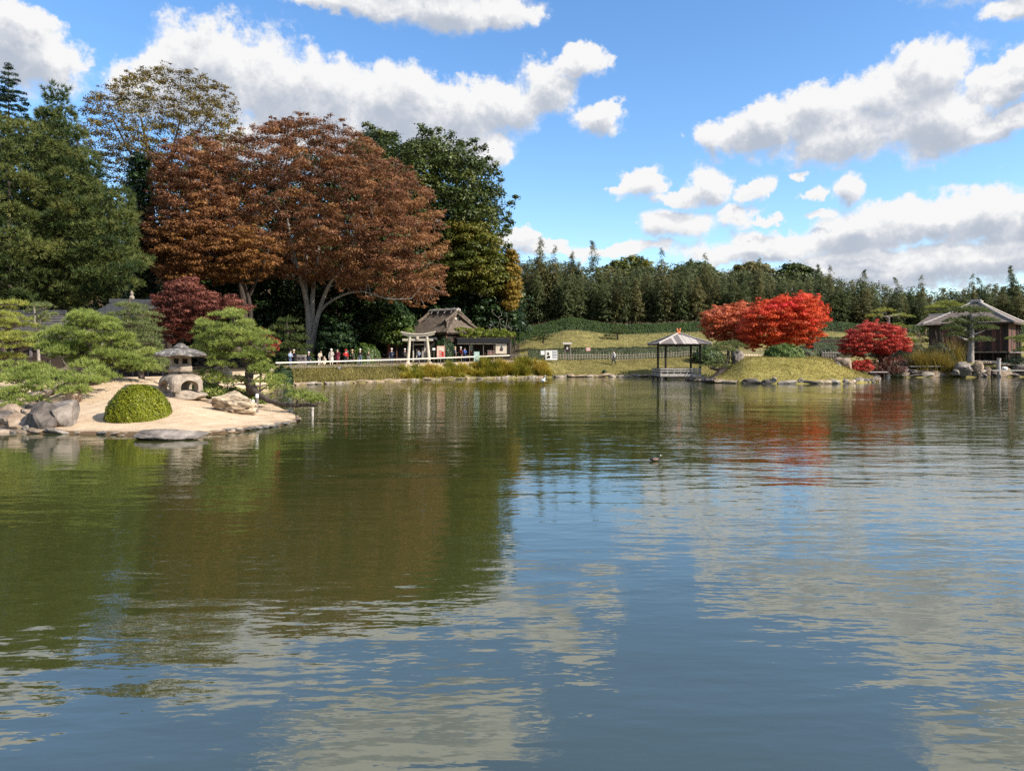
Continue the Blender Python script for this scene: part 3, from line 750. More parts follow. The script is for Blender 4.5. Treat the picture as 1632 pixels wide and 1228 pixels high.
# the zelkovas
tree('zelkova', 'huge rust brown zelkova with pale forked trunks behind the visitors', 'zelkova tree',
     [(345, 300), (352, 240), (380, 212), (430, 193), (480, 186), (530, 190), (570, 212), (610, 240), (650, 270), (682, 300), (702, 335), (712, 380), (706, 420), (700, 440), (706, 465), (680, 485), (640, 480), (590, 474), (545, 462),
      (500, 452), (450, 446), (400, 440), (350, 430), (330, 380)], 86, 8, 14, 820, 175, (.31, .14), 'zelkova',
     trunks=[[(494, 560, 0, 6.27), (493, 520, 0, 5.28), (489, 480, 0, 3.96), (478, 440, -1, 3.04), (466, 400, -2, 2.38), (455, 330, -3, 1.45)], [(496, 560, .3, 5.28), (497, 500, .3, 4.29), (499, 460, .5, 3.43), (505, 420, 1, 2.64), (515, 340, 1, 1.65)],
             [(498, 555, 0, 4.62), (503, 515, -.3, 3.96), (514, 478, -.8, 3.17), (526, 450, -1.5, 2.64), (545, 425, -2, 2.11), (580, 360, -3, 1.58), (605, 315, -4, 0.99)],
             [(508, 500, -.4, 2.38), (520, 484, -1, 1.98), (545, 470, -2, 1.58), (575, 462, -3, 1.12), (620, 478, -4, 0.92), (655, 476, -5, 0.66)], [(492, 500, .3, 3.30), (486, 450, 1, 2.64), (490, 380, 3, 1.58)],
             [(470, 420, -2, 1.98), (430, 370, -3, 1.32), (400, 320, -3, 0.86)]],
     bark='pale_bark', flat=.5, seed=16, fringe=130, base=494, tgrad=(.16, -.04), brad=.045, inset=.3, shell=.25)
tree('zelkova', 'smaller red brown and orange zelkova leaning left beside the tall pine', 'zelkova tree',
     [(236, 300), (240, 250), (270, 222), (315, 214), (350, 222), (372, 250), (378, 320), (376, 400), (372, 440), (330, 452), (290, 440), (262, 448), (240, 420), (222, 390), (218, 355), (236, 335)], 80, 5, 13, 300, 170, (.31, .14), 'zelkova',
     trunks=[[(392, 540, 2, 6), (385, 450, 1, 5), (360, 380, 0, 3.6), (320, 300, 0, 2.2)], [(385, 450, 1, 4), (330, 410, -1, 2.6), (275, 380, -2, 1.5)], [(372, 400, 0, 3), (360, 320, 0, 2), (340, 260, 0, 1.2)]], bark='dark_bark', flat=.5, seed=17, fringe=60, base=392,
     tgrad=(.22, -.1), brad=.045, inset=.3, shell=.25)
tree('orange_zelkova', 'low orange leaved boughs under the brown zelkova crowns', 'zelkova tree',
     [(232, 365), (262, 345), (320, 348), (380, 352), (430, 368), (452, 392), (444, 428), (410, 448), (360, 452), (300, 470), (262, 455), (240, 420)], 76, 3.5, 12, 200, 170, (.30, .135), 'zelkova_orange',
     trunks=[[(402, 560, 2, 4), (398, 470, 1, 3.5), (370, 420, 0, 2.4), (310, 395, -1, 1.4)], [(398, 470, 1, 3), (420, 420, 0, 2), (430, 395, 0, 1.2)]], bark='dark_bark', flat=.42, seed=18, fringe=40, base=402, brad=.04, inset=.5)
# right of them
tree('evergreen_oak', 'great dark evergreen oak with billowing clumps behind the brown zelkova', 'oak tree',
     [(540, 260), (560, 212), (578, 200), (606, 210), (632, 218), (650, 210), (685, 206), (716, 216), (735, 236), (752, 230), (770, 245), (782, 270), (800, 295), (812, 312), (803, 330), (808, 355), (802, 385), (760, 400), (700, 400), (600, 380), (540, 330)],
     110, 8, 21, 190, 410, (.48, .26), 'oak', bark='dark_bark', flat=.72, seed=19, fringe=50, base=690, inset=.72, sep=1.2, shell=.72, brad=.05)
tree('yellowing_tree', 'broad yellow green tree under the evergreen oak behind the thatched roof', 'tree',
     [(690, 370), (715, 345), (745, 338), (775, 355), (800, 385), (806, 420), (812, 450), (800, 485), (770, 475), (735, 470), (700, 475), (680, 450)], 106, 5, 15, 130, 330, (.42, .22), 'yellowgreen', bark='dark_bark', flat=.55, seed=20, base=745, tgrad=(-.1, .12), inset=.6)
tree('ochre_tree', 'narrow ochre tree at the left end of the bamboo grove', 'tree',
     [(800, 430), (806, 400), (818, 395), (828, 425), (830, 460), (824, 490), (806, 500), (798, 470)], 106, 2.2, 9, 70, 200, (.36, .2), 'ochre', bark='dark_bark', flat=.6, seed=21, base=814, inset=.45)
tree('dark_evergreen', 'dark evergreen mass behind the thatched roof under the yellowing tree', 'tree',
     [(640, 470), (690, 455), (740, 460), (800, 470), (835, 500), (840, 535), (790, 545), (700, 540), (640, 540), (600, 500)], 108, 4, 15, 150, 160, (.55, .27), 'dark_leaf', bark='dark_bark', flat=.6, seed=22, base=730, inset=.5)
# dark wood behind the visitors
tree('dark_evergreen', 'dark shady evergreen behind the left zelkova trunk', 'tree',
     [(290, 430), (330, 400), (400, 405), (450, 430), (480, 470), (480, 560), (380, 560), (300, 560), (270, 500)], 93, 4, 16, 150, 150, (0.55, 0.27), 'dark_leaf', bcount=40, bark='dark_bark', flat=.65, seed=23, base=410, inset=.5)
tree('dark_evergreen', 'dark shady evergreen between the zelkova trunks and the torii', 'tree',
     [(470, 460), (520, 430), (590, 440), (640, 470), (662, 520), (655, 565), (560, 568), (490, 568), (465, 520)], 96, 4, 16, 150, 150, (0.55, 0.27), 'dark_leaf', bcount=40, bark='dark_bark', flat=.65, seed=24, base=560, inset=.5)
tree('camellia', 'glossy green broadleaf tree just left of the stone torii', 'tree',
     [(596, 545), (600, 520), (615, 505), (640, 500), (654, 512), (660, 528), (648, 545), (630, 552)], 90, 2, 10, 70, 210, (.34, .2), 'camellia', bark='dark_bark', flat=.65, seed=25, base=622, inset=.5)
tree('camellia', 'mid green broadleaf tree right of the pale zelkova trunk', 'tree',
     [(505, 560), (510, 525), (528, 505), (556, 515), (566, 540), (560, 568), (520, 570)], 84, 2, 11, 70, 200, (.36, .2), 'dark_leaf', bark='dark_bark', flat=.65, seed=26, base=535, inset=.5)
# the wood that closes the view behind all of these
rng = np.random.default_rng(30)
g = G()
c, r = spread_in(rng, [(-300, 330), (-100, 300), (100, 330), (300, 320), (500, 300), (700, 320), (795, 400), (830, 470), (840, 575), (300, 585), (-300, 585)], 119, 4, 28, 460, .2)
clump_leaves(g, rng, c, r, 100, .8, 1.0, .5, tvar=.25)
props(build(g, 'dark_woodland', 'dark_leaf'), 'dark shaded woodland closing the view behind the big trees', 'woodland', kind='stuff')
tree('dark_evergreen', 'dark evergreen wall high behind the brown zelkova crowns', 'tree',
     [(250, 280), (300, 262), (400, 250), (520, 235), (600, 262), (660, 320), (690, 380), (700, 460), (500, 470), (260, 470)], 103, 3, 26, 150, 150, (0.76, 0.39), 'dark_leaf', bcount=40, bark='dark_bark', flat=.8, seed=27, base=470, inset=.5)
tree('dark_evergreen', 'dark evergreen wall behind the tall pines at the left', 'tree',
     [(-130, 280), (0, 230), (80, 215), (130, 240), (175, 320), (200, 400), (215, 500), (-130, 500)], 98, 3, 26, 110, 150, (0.76, 0.39), 'dark_leaf', bcount=40, bark='dark_bark', flat=.8, seed=28, base=60, inset=.5)
# bare pale shrub
def twiggy(name, label, cat, poly, Y, base, mat, seed, n=26):
    rng = np.random.default_rng(seed); c, _ = spread_in(rng, poly, Y, 1.5, 5, n, .3)
    b = at_ground(base, Y); root = thing(name, label, cat, b); g = G()
    nodes, rad = [b[None] + np.array([[0, 0, 0]])], [np.array([.09])]
    for q in c[np.argsort(c[:, 2])]:
        A = np.concatenate(nodes); AR = np.concatenate(rad)
        i = int(np.argmin(np.linalg.norm(A - q, axis=1) + np.maximum(0, A[:, 2] - q[2]) * 2))
        r0 = max(.02, AR[i] * .8); p = limb(A[i], q, rng, -.1, 5, .07); rr = np.linspace(r0, r0 * .6, 5); tube(g, p, rr, 5, cap=False); nodes.append(p[1:]); rad.append(rr[1:])
    build(g, 'branch', mat, root, smooth=True)
    return root
twiggy('bare_shrub', 'pale bare branched shrub in front of the dark trees right of the thatched roof', 'shrub', [(775, 530), (770, 505), (785, 492), (805, 490), (820, 505), (818, 530)], 101, 795, 'twig', 33, 34)

# ---- bamboo grove along the right
def bamboo_meshes(seed, H, dense, q_=0):
    rng = np.random.default_rng(seed)
    n = 12; t = np.linspace(0, 1, n)
    lean = rng.normal(0, .05, 2) * H; nod = rng.normal(0, .035, 2) * H
    pts = np.stack([lean[0] * t + nod[0] * t ** 4, lean[1] * t + nod[1] * t ** 4, H * t * (1 - .02 * t)], 1)
    gc = G(); tube(gc, pts, np.interp(t, [0, .6, 1], [.075, .05, .008]), 5)
    gl = G(); m = dense; s = rng.uniform(.16, 1, m) ** .75
    a = rng.uniform(0, 2 * math.pi, m); L = np.interp(s, [.1, .45, .8, 1], [1.6, 1.9, 1.5, .5] if q_ < 6 else [1.6, 1.8, 1.1, .22]) * rng.uniform(.6, 1.1, m)
    base = np.stack([np.interp(s, t, pts[:, i]) for i in range(3)], 1)
    outv = np.stack([np.cos(a), np.sin(a), np.full(m, .45)], 1)
    ps, ts, ns, al, sz = [], [], [], [], []
    for i in range(m):
        k = 17 if s[i] < .82 else 12
        u = rng.uniform(.25, 1, k)
        p = base[i] + outv[i] * (L[i] * u)[:, None]; p[:, 2] -= (u ** 2) * L[i] * .75; p += rng.normal(0, .13, (k, 3))
        sz.append(np.full(k, np.interp(s[i], [.55, .95], [1.1, .55]))); ps.append(p); ts.append(np.clip(rng.normal(.42 + .22 * (s[i] - .5) , .17, k), 0, 1))
        ns.append(norm(unit(rng, k) * .8 + np.array([0, -.1, .5]) + outv[i] * .5)); al.append(norm(np.tile(outv[i], (k, 1)) * .6 + np.array([0, 0, -.6]) + unit(rng, k) * .5))
    ps, ts, ns, al, sz = map(np.concatenate, (ps, ts, ns, al, sz))
    leaves(gl, rng, ps, ns, rng.uniform(.38, .72, len(ps)) * sz, rng.uniform(.09, .18, len(ps)) * sz, ts, along=al)
    return mesh_of(gc, 'culm', smooth=True), mesh_of(gl, 'foliage')
BAM = []
for q in range(8):
    cm, fm = bamboo_meshes(40 + q, 15.0, 190 if q < 6 else 120, q); cm.materials.append(M['culm']); fm.materials.append(M['bamboo' if q % 3 else 'bamboo_olive']); BAM.append((cm, fm))
rng = np.random.default_rng(50)
TOPX = [800, 870, 960, 1060, 1140, 1250, 1330, 1420, 1500, 1632, 1760]
TOPY = [418, 408, 424, 418, 426, 432, 440, 452, 460, 444, 430]
bam_first = None
def bamboo(px, Y, top_row, q):
    x = XW(px, Y); z0 = gz(x, Y) - .1; H = EYE - (top_row - HZ) * Y / F_PX - z0
    r = thing('bamboo', 'leafy bamboo stem standing in the grove along the hedge', 'bamboo', (x, Y, z0), 'bamboo stems of the grove behind the hedge', rng.uniform(0, 6.28))
    s = H / 15.0; w = min(1.25, max(.85, s))
    r.scale = (w, w, s)
    for me, nm in zip(BAM[q], ('culm', 'foliage')):
        o = bpy.data.objects.new(nm, me); COL.objects.link(o); o.parent = r
    return r
for row, (Y0, N, dy) in enumerate(((131, 96, 16), (136, 92, 8), (142, 86, 0))):
    for i in range(N):
        px = 808 + (1740 - 808) * (i + rng.uniform(.1, .9)) / N
        bamboo(px, Y0 + rng.uniform(-2, 2), np.interp(px, TOPX, TOPY) + dy + rng.uniform(-1, 14), int(rng.integers(0, 6)))
TIP = {852: 'first bamboo tip rising above the left end of the grove, beside the oak', 862: 'middle of three close bamboo tips at the left end of the grove', 872: 'right of three close bamboo tips at the left end of the grove',
       905: 'bamboo tip above the highest hump of the long hedge', 920: 'shorter bamboo tip just right of the one above the hedge hump', 955: 'tall lone bamboo tip left of the yellow brown treetop', 1012: 'bamboo tip poking up in front of the yellow brown treetop',
       1056: 'tall lone bamboo tip left of the pavilion above its roof edge', 1090: 'bamboo tip directly above the pavilion finial', 1135: 'bamboo tip above the gap between pavilion and pink maple', 1205: 'bamboo tip above the joint of pink and red maples',
       1310: 'left of two close bamboo tips above the right side of the red maple', 1320: 'right of two close bamboo tips above the right side of the red maple', 1366: 'bamboo tip above the left half of the crimson maple', 1388: 'bamboo tip above the middle of the crimson maple',
       1440: 'left of two bamboo tips between crimson maple and tea house', 1465: 'right of two bamboo tips between crimson maple and tea house', 1546: 'bamboo tip just left above the tea house roof peak', 1572: 'bamboo tip just right above the tea house roof peak',
       1612: 'tallest bamboo tip above the right end of the tea house roof', 1622: 'bamboo tip nearest the right edge over the tea house roof'}
for px, ty in ((852, 385), (862, 378), (872, 390), (905, 398), (920, 404), (955, 383), (1012, 408), (1056, 395), (1090, 412), (1135, 402), (1205, 408), (1310, 418), (1320, 422), (1366, 428), (1388, 434), (1440, 440), (1465, 436), (1546, 434), (1572, 440), (1612, 420), (1622, 428)):
    b = bamboo(px, 134 + rng.uniform(-2, 2), ty - 1, 6 + int(rng.integers(0, 2)))
    b['label'] = TIP[px]; b['group'] = 'bamboo tips above the grove'
# dim inside of the grove
g = G(); rng = np.random.default_rng(52)
c, r = spread_in(rng, [(800, 437), (870, 428), (900, 438), (1060, 438), (1140, 445), (1250, 451), (1330, 462), (1420, 482), (1500, 488), (1632, 476), (1800, 464), (1800, 548), (800, 552)], 147, 2.5, 20, 420, .2)
clump_leaves(g, rng, c, r, 90, 1.0, .62, .17, tvar=.3)
props(build(g, 'bamboo_grove', 'bamboo'), 'dense bamboo thicket deep inside the grove', 'bamboo grove', kind='stuff')
g = G(); rng = np.random.default_rng(53)
c, r = spread_in(rng, [(796, 422), (870, 414), (960, 428), (1060, 422), (1140, 430), (1250, 434), (1330, 444), (1420, 458), (1500, 466), (1632, 452), (1800, 442), (1800, 500), (800, 500)], 162, 3, 13, 420, .3)
clump_leaves(g, rng, c, r, 75, .8, .8, .3, tvar=.3)
props(build(g, 'far_woodland', 'bamboo'), 'far dark wood filling in behind the tips of the bamboo grove', 'woodland', kind='stuff')
# trees on the rise beyond the grove
for lab, poly, m, sd in (('yellow brown treetop above the bamboo grove', [(955, 440), (975, 412), (1000, 406), (1030, 411), (1048, 432), (1050, 460), (960, 460)], 'yellowgreen', 60),
                         ('olive brown treetop rising above the bamboo right of the pavilion', [(1150, 445), (1172, 420), (1205, 414), (1235, 424), (1250, 450), (1240, 470), (1150, 470)], 'bamboo_olive', 61),
                         ('dark round treetop above the bamboo over the red maple', [(1225, 440), (1240, 420), (1262, 415), (1290, 425), (1318, 440), (1350, 458), (1345, 475), (1230, 475)], 'oak', 62),
                         ('dark green treetop above the bamboo left of the pavilion', [(1060, 440), (1085, 420), (1110, 415), (1140, 424), (1155, 445), (1150, 465), (1060, 465)], 'oak', 63)):
    tree('distant_tree', lab, 'tree', poly, 168, 5, 10, 60, 100, (.9, .48), m, bark='dark_bark', seed=sd, inset=.5, branches=False)

# ================================================================== GARDEN PINES AND SHRUBS
def pad_geo(rng, rx, ry, h, dens, L, W, k=8):
    """One flattened pad of needle tufts, domed on top."""
    n = max(12, int(dens * rx * ry * 3.14))
    a = rng.uniform(0, 2 * math.pi, n); q = np.sqrt(rng.uniform(0, 1, n))
    wob = 1 + .16 * np.sin(3 * a + rng.uniform(0, 6)) + .1 * np.sin(5 * a + rng.uniform(0, 6))
    x, y = rx * q * np.cos(a) * wob, ry * q * np.sin(a) * wob
    z = h * (1 - q ** 2) ** .7 * rng.uniform(.25, 1.05, n) + .04 * h * rng.normal(size=n)
    c = np.stack([x, y, z], 1)
    out = norm(np.stack([x / rx * .7, y / ry * .7, np.full(n, .75)], 1) + unit(rng, n) * .25)
    g = G(); t = np.clip(rng.uniform(.3, .6) + .28 * (z / h - .5) * 0 + rng.normal(0, .16, n), 0, 1)
    needles(g, rng, c, out, k, L, W, t, .75)
    return g
def garden_pine(label, trunk, pads, Y, mat, bark, seed, L=.20, W=.022, dens=60, base=None, name='garden_pine', k=8, bz=None, flat=.30, grad=None, props_=None):
    rng = np.random.default_rng(seed)
    lines = []
    for tl in trunk:
        pts = np.array([P(x, y, Y + dy) for x, y, dy, _ in tl]); rr = np.array([q[3] for q in tl]) * Y / F_PX
        tt = np.linspace(0, len(pts) - 1, (len(pts) - 1) * 5 + 1)
        fine = np.stack([np.interp(tt, np.arange(len(pts)), pts[:, i]) for i in range(3)], 1)
        for _ in range(3): fine[1:-1] = (fine[:-2] + 2 * fine[1:-1] + fine[2:]) / 4
        fine[1:-1] += rng.normal(0, .012, (len(fine) - 2, 3))
        lines.append((fine, np.interp(tt, np.arange(len(pts)), rr)))
    root = thing(name, label, 'pine tree', lines[0][0][0])
    g = G()
    for p, r_ in lines: tube(g, p, r_, 8)
    nodes, nr = [l[0] for l in lines], [l[1] for l in lines]
    for (px, py, rx, dy) in pads:
        c = P(px, py, Y + dy); RX = rx * (Y + dy) / F_PX
        A = np.concatenate(nodes); AR = np.concatenate(nr)
        i = int(np.argmin(np.linalg.norm(A - c, axis=1) + np.maximum(0, A[:, 2] - c[2]) * .8 - AR * 2))
        r0 = min(AR[i] * .7, .05 + .02 * np.linalg.norm(A[i] - c)); p = limb(A[i], c - np.array([0, 0, .02]), rng, -.05, 6, .10); rr = np.linspace(r0, .014, 6)
        tube(g, p, rr, 5, cap=False); nodes.append(p[1:]); nr.append(rr[1:])
        for _ in range(4):
            e = c + np.array([rng.uniform(-.75, .75) * RX, rng.uniform(-.6, .6) * RX, .02]); pp = limb(p[-2], e, rng, .02, 4, .08); tube(g, pp, np.linspace(.016, .007, 4), 4, cap=False)
        h = RX * flat * rng.uniform(.85, 1.2)
        pg = pad_geo(rng, RX, RX * rng.uniform(.75, 1.0), h, dens * (1.3 if RX < .5 else 1), L, W, k)
        for q in range(len(pg.v)): pg.v[q] = pg.v[q] + c.astype(np.float32)
        build(pg, 'foliage_pad', mat, root)
    build(g, 'trunk', bark, root, smooth=True)
    return root
def auto_pads(seed, poly, Y, T, rpx, n, lo=.7, hi=1.25, sep=.9, inset=.35):
    rng = np.random.default_rng(seed); c, _ = spread_in(rng, [(x, y * 1.75) for x, y in poly], Y, T, rpx, n, inset, sep)
    s = F_PX / c[:, 1]
    return [(CX + q[0] * k, (HZ - (q[2] - EYE) * k) / 1.75, rpx * rng.uniform(lo, hi), q[1] - Y) for q, k in zip(c, s)]

# the big sprawling pine on the left of the island
pads = auto_pads(101, [(60, 560), (88, 520), (100, 500), (128, 493), (160, 494), (178, 510), (200, 525), (212, 548), (226, 575), (232, 594), (205, 602), (180, 585), (150, 580), (120, 585), (90, 575)], 33, 1.8, 15, 78)
pads += [(8, 604, 22, -2.6), (14, 628, 20, -4), (62, 618, 20, -4), (84, 622, 18, -4.4), (20, 648, 15, -4.6), (58, 642, 15, -4.6), (112, 628, 18, -4.8), (170, 604, 18, -3), (4, 640, 16, -4.4), (36, 596, 20, -2), (20, 612, 26, -3.2), (48, 606, 24, -3.4), (38, 624, 20, -4.0), (30, 638, 18, -4.2), (78, 604, 24, -3), (104, 608, 26, -3.6), (128, 612, 24, -4.2), (148, 610, 20, -4), (128, 624, 18, -4.6), (60, 590, 22, -2), (140, 588, 24, -2.4), (156, 596, 18, -3),
         (96, 566, 22, -1.6), (205, 588, 22, -1), (186, 572, 20, -1.2), (222, 578, 20, -.6), (236, 590, 20, -.5), (70, 545, 20, 1), (236, 566, 16, .4)]
garden_pine('sprawling light green garden pine with layered pads behind the grey boulder', [[(152, 616, -1.5, 9), (146, 592, -1.2, 8), (150, 572, -.6, 7), (136, 556, 0, 5.5), (140, 532, .3, 4), (128, 510, 0, 2.5)],
             [(150, 600, -1.4, 6), (130, 606, -2.4, 5), (100, 616, -3.4, 4), (72, 632, -3.8, 3), (44, 636, -4, 2)], [(150, 572, -.6, 5), (180, 565, -.5, 4), (205, 582, -.8, 3), (228, 585, -.5, 2)], [(146, 592, -1.2, 4.5), (110, 585, -1.6, 3.5), (75, 598, -2.6, 2.4), (40, 612, -3.2, 1.6)]],
            pads, 33, 'pine_light', 'bark', 102, L=.22, W=.021, dens=85, flat=.6, k=12)
# pine right of the lantern, leaning out over the water
pads = auto_pads(103, [(308, 545), (318, 515), (340, 500), (372, 494), (402, 502), (412, 520), (438, 532), (444, 560), (430, 572), (440, 595), (455, 610), (440, 622), (415, 605), (395, 585), (350, 580), (320, 575)], 33.5, 1.5, 14, 66)
pads += [(345, 610, 24, -.8), (372, 612, 22, -.6), (330, 600, 20, .2), (430, 612, 22, -1), (444, 622, 20, -1.2), (476, 634, 18, -2.5), (494, 638, 22, -2.8), (508, 641, 14, -2.8), (395, 572, 22, -1), (420, 590, 20, -.8), (350, 585, 20, -1)]
garden_pine('green garden pine right of the stone lantern with a low bough over the water', [[(402, 628, -.5, 8), (396, 606, -.4, 7), (398, 588, -.2, 6.4), (388, 570, 0, 5.6), (374, 550, .2, 5), (378, 530, .3, 3.6), (372, 508, 0, 2)],
             [(396, 610, -.5, 6.5), (410, 628, -1.2, 5), (432, 640, -2, 4), (462, 646, -2.6, 3), (505, 645, -2.8, 1.6)], [(374, 550, .2, 4.4), (350, 545, 0, 3.4), (322, 552, -.3, 2)], [(388, 565, 0, 4), (410, 556, -.2, 3), (432, 562, -.4, 1.8)], [(396, 606, -.4, 5), (375, 600, -.6, 3.4), (350, 605, -.7, 2)]],
            pads, 33.5, 'pine_light', 'bark', 104, L=.21, W=.021, dens=85, flat=.6, k=12)
# yellow green pine at the left edge
pads = auto_pads(105, [(-70, 470), (-20, 462), (15, 468), (36, 486), (46, 510), (50, 540), (56, 560), (40, 575), (-70, 580)], 41, 1.7, 18, 46)
garden_pine('yellow green garden pine cut by the left edge', [[(6, 606, 0, 6), (8, 570, 0, 5.5), (-2, 540, .2, 4.5), (-6, 505, 0, 3), (-8, 480, 0, 2)], [(-2, 540, .2, 4), (20, 520, 0, 3), (35, 505, 0, 1.8)], [(6, 570, 0, 4), (28, 560, -.4, 2.6), (44, 550, -.6, 1.6)]], pads, 41, 'pine_yellow', 'bark', 106, L=.26, W=.03, dens=50)
garden_pine('low green garden pine at the left edge above the sandy path', [[(30, 612, 0, 5), (26, 598, 0, 4), (10, 590, 0, 3)]], auto_pads(107, [(-60, 590), (10, 572), (62, 580), (76, 598), (40, 610), (-60, 612)], 37, 1.2, 16, 18), 37, 'pine_light', 'bark', 108, L=.24, W=.028, dens=50)
# mid-dark pines behind
pads = auto_pads(109, [(172, 520), (185, 485), (205, 470), (226, 480), (244, 500), (252, 530), (262, 560), (270, 590), (250, 600), (220, 580), (190, 545)], 47, 1.9, 16, 60)
garden_pine('dusky green layered pine behind the stone lantern and the round bush', [[(226, 606, 0, 5), (222, 570, 0, 4.6), (214, 535, .2, 4), (204, 505, 0, 3), (206, 476, 0, 1.6)], [(222, 560, 0, 3.4), (245, 545, 0, 2)]], pads, 47, 'pine_mid', 'bark', 110, L=.30, W=.034, dens=36)
pads = auto_pads(111, [(48, 495), (62, 482), (80, 488), (84, 510), (70, 522), (88, 540), (60, 545)], 44, .9, 14, 11)
garden_pine('slim young pine with a bare trunk before the grey roof', [[(62, 575, 0, 2.6), (60, 545, 0, 2.3), (56, 515, 0, 2), (54, 490, 0, 1.2)]], pads, 44, 'pine_mid', 'pale_pine_bark', 112, L=.26, W=.03, dens=40)
pads = [(458, 514, 15, 0), (447, 526, 17, -.3), (470, 528, 17, .3), (452, 540, 20, .3), (474, 543, 19, -.4), (440, 553, 18, .2), (462, 556, 22, -.6), (484, 556, 16, .4), (448, 568, 20, .1), (476, 568, 20, -.3)]
garden_pine('dark cloud pruned pine beside the left end of the white rail', [[(462, 584, 0, 3.4), (460, 550, 0, 3), (457, 515, 0, 2)]], pads, 77, 'pine_dark', 'dark_bark', 113, L=.42, W=.055, dens=18, flat=.5, name='cloud_pine')
# the rest of the garden pines, right side
pads = [(1410, 497, 15, 0), (1395, 505, 13, -.3), (1432, 505, 15, .3), (1448, 506, 8, .2), (1428, 519, 12, .4), (1442, 523, 11, -.4), (1421, 528, 9, .2), (1445, 535, 12, 0), (1400, 548, 9, .3), (1450, 545, 12, .4)]
garden_pine('tall thin cloud pruned pine rising out of the crimson maple', [[(1417, 596, 0, 3.2), (1418, 550, 0, 2.6), (1416, 505, 0, 2)], [(1418, 504, 0, 1.8), (1435, 502, 0, 1.4)]], pads, 92, 'pine_yellow', 'pale_pine_bark', 114, L=.34, W=.05, dens=24, name='cloud_pine')
pads = [(1508, 485, 17, 0), (1493, 491, 16, -.4), (1524, 489, 14, .3), (1487, 499, 12, .2), (1480, 513, 11, 0), (1482, 523, 13, .4), (1474, 530, 14, -.3), (1490, 538, 12, -.2), (1462, 536, 12, .3), (1470, 546, 14, 0)]
garden_pine('yellow topped garden pine behind the left wing of the tea house', [[(1482, 585, 0, 3), (1484, 540, 0, 2.6), (1492, 500, 0, 2)]], pads, 108, 'pine_yellow', 'bark', 115, L=.38, W=.05, dens=20)
pads = [(1525, 498, 14, -.2), (1545, 497, 14, .3), (1564, 499, 12, 0), (1520, 514, 12, -.5), (1536, 518, 14, .5), (1562, 512, 14, .2), (1576, 513, 11, -.3), (1516, 526, 14, -.4), (1530, 532, 12, .5), (1522, 536, 11, -.3), (1563, 525, 14, -.2), (1574, 524, 11, .2), (1560, 544, 12, -.3), (1569, 543, 9, .2), (1538, 510, 10, .8)]
pads = [(x, y, r * 1.3, q) for x, y, r, q in pads]
garden_pine('pale trunked pine with open layered boughs in front of the tea house', [[(1547, 578, 0, 5.2), (1547, 562, 0, 4.6), (1548, 540, 0, 4), (1549, 520, 0, 3), (1547, 500, 0, 1.6)], [(1547, 532, 0, 2.4), (1536, 524, -.2, 2), (1526, 520, -.4, 1.2)], [(1547, 544, 0, 2.4), (1535, 540, -.3, 1.8), (1520, 533, -.4, 1.1)],
             [(1549, 535, 0, 2.2), (1560, 530, 0, 1.5), (1568, 527, 0, 1)], [(1549, 522, 0, 2), (1566, 516, .1, 1.2)], [(1547, 515, 0, 2), (1532, 508, -.2, 1.2)], [(1549, 512, 0, 1.8), (1556, 503, 0, 1.4), (1568, 502, 0, 1)]], pads, 93, 'pine_mid', 'pale_pine_bark', 116, L=.30, W=.05, dens=44, flat=.5)
pads = auto_pads(117, [(1604, 548), (1612, 526), (1632, 516), (1670, 516), (1690, 545), (1660, 566), (1616, 562)], 94, 1.4, 12, 20)
garden_pine('bright green garden pine cut by the right edge beside the tea house', [[(1640, 588, 0, 3.6), (1636, 560, 0, 3), (1640, 530, 0, 2)], [(1636, 556, 0, 2.2), (1615, 560, 0, 1.4)]], pads, 94, 'pine_light', 'pale_pine_bark', 118, L=.30, W=.045, dens=30)
garden_pine('small dark pine on the grassy mound left of the pavilion', [[(985, 543, 0, 1.6), (984, 534, 0, 1.3), (982, 527, 0, .9)]], [(985, 524, 10, 0), (975, 530, 9, .2), (994, 529, 9, -.2), (984, 533, 10, .3), (970, 536, 8, 0)], 117, 'pine_dark', 'dark_bark', 119, L=.34, W=.05, dens=20)
garden_pine('low dark pine on the grassy mound near the shop', [[(866, 547, 0, 1.6), (866, 540, 0, 1.3), (868, 532, 0, .9)]], [(868, 530, 9, 0), (858, 537, 9, .2), (872, 537, 8, -.2), (864, 542, 11, .3), (852, 543, 8, .1)], 112, 'pine_dark', 'dark_bark', 120, L=.34, W=.05, dens=20)
# leaning pine and rock at the left end of the right island
pads = [(1150, 552, 17, 0), (1165, 550, 17, .4), (1178, 554, 12, .8), (1143, 558, 14, -.3), (1160, 560, 16, -.2), (1158, 570, 12, 0), (1150, 576, 12, -.4), (1138, 580, 13, -.6), (1128, 584, 12, -.8), (1150, 586, 13, -.6), (1126, 600, 8, -1.2), (1160, 580, 9, .3)]
garden_pine('dark garden pine leaning over the water beside the upright island rock', [[(1137, 605, -1.2, 5.5), (1148, 594, -.8, 5), (1156, 584, -.4, 4), (1162, 570, 0, 3), (1160, 554, 0, 1.6)], [(1150, 590, -.7, 3), (1132, 586, -.8, 2)]], pads, 75, 'pine_mid', 'dark_bark', 121, L=.24, W=.035, dens=42, flat=.45)

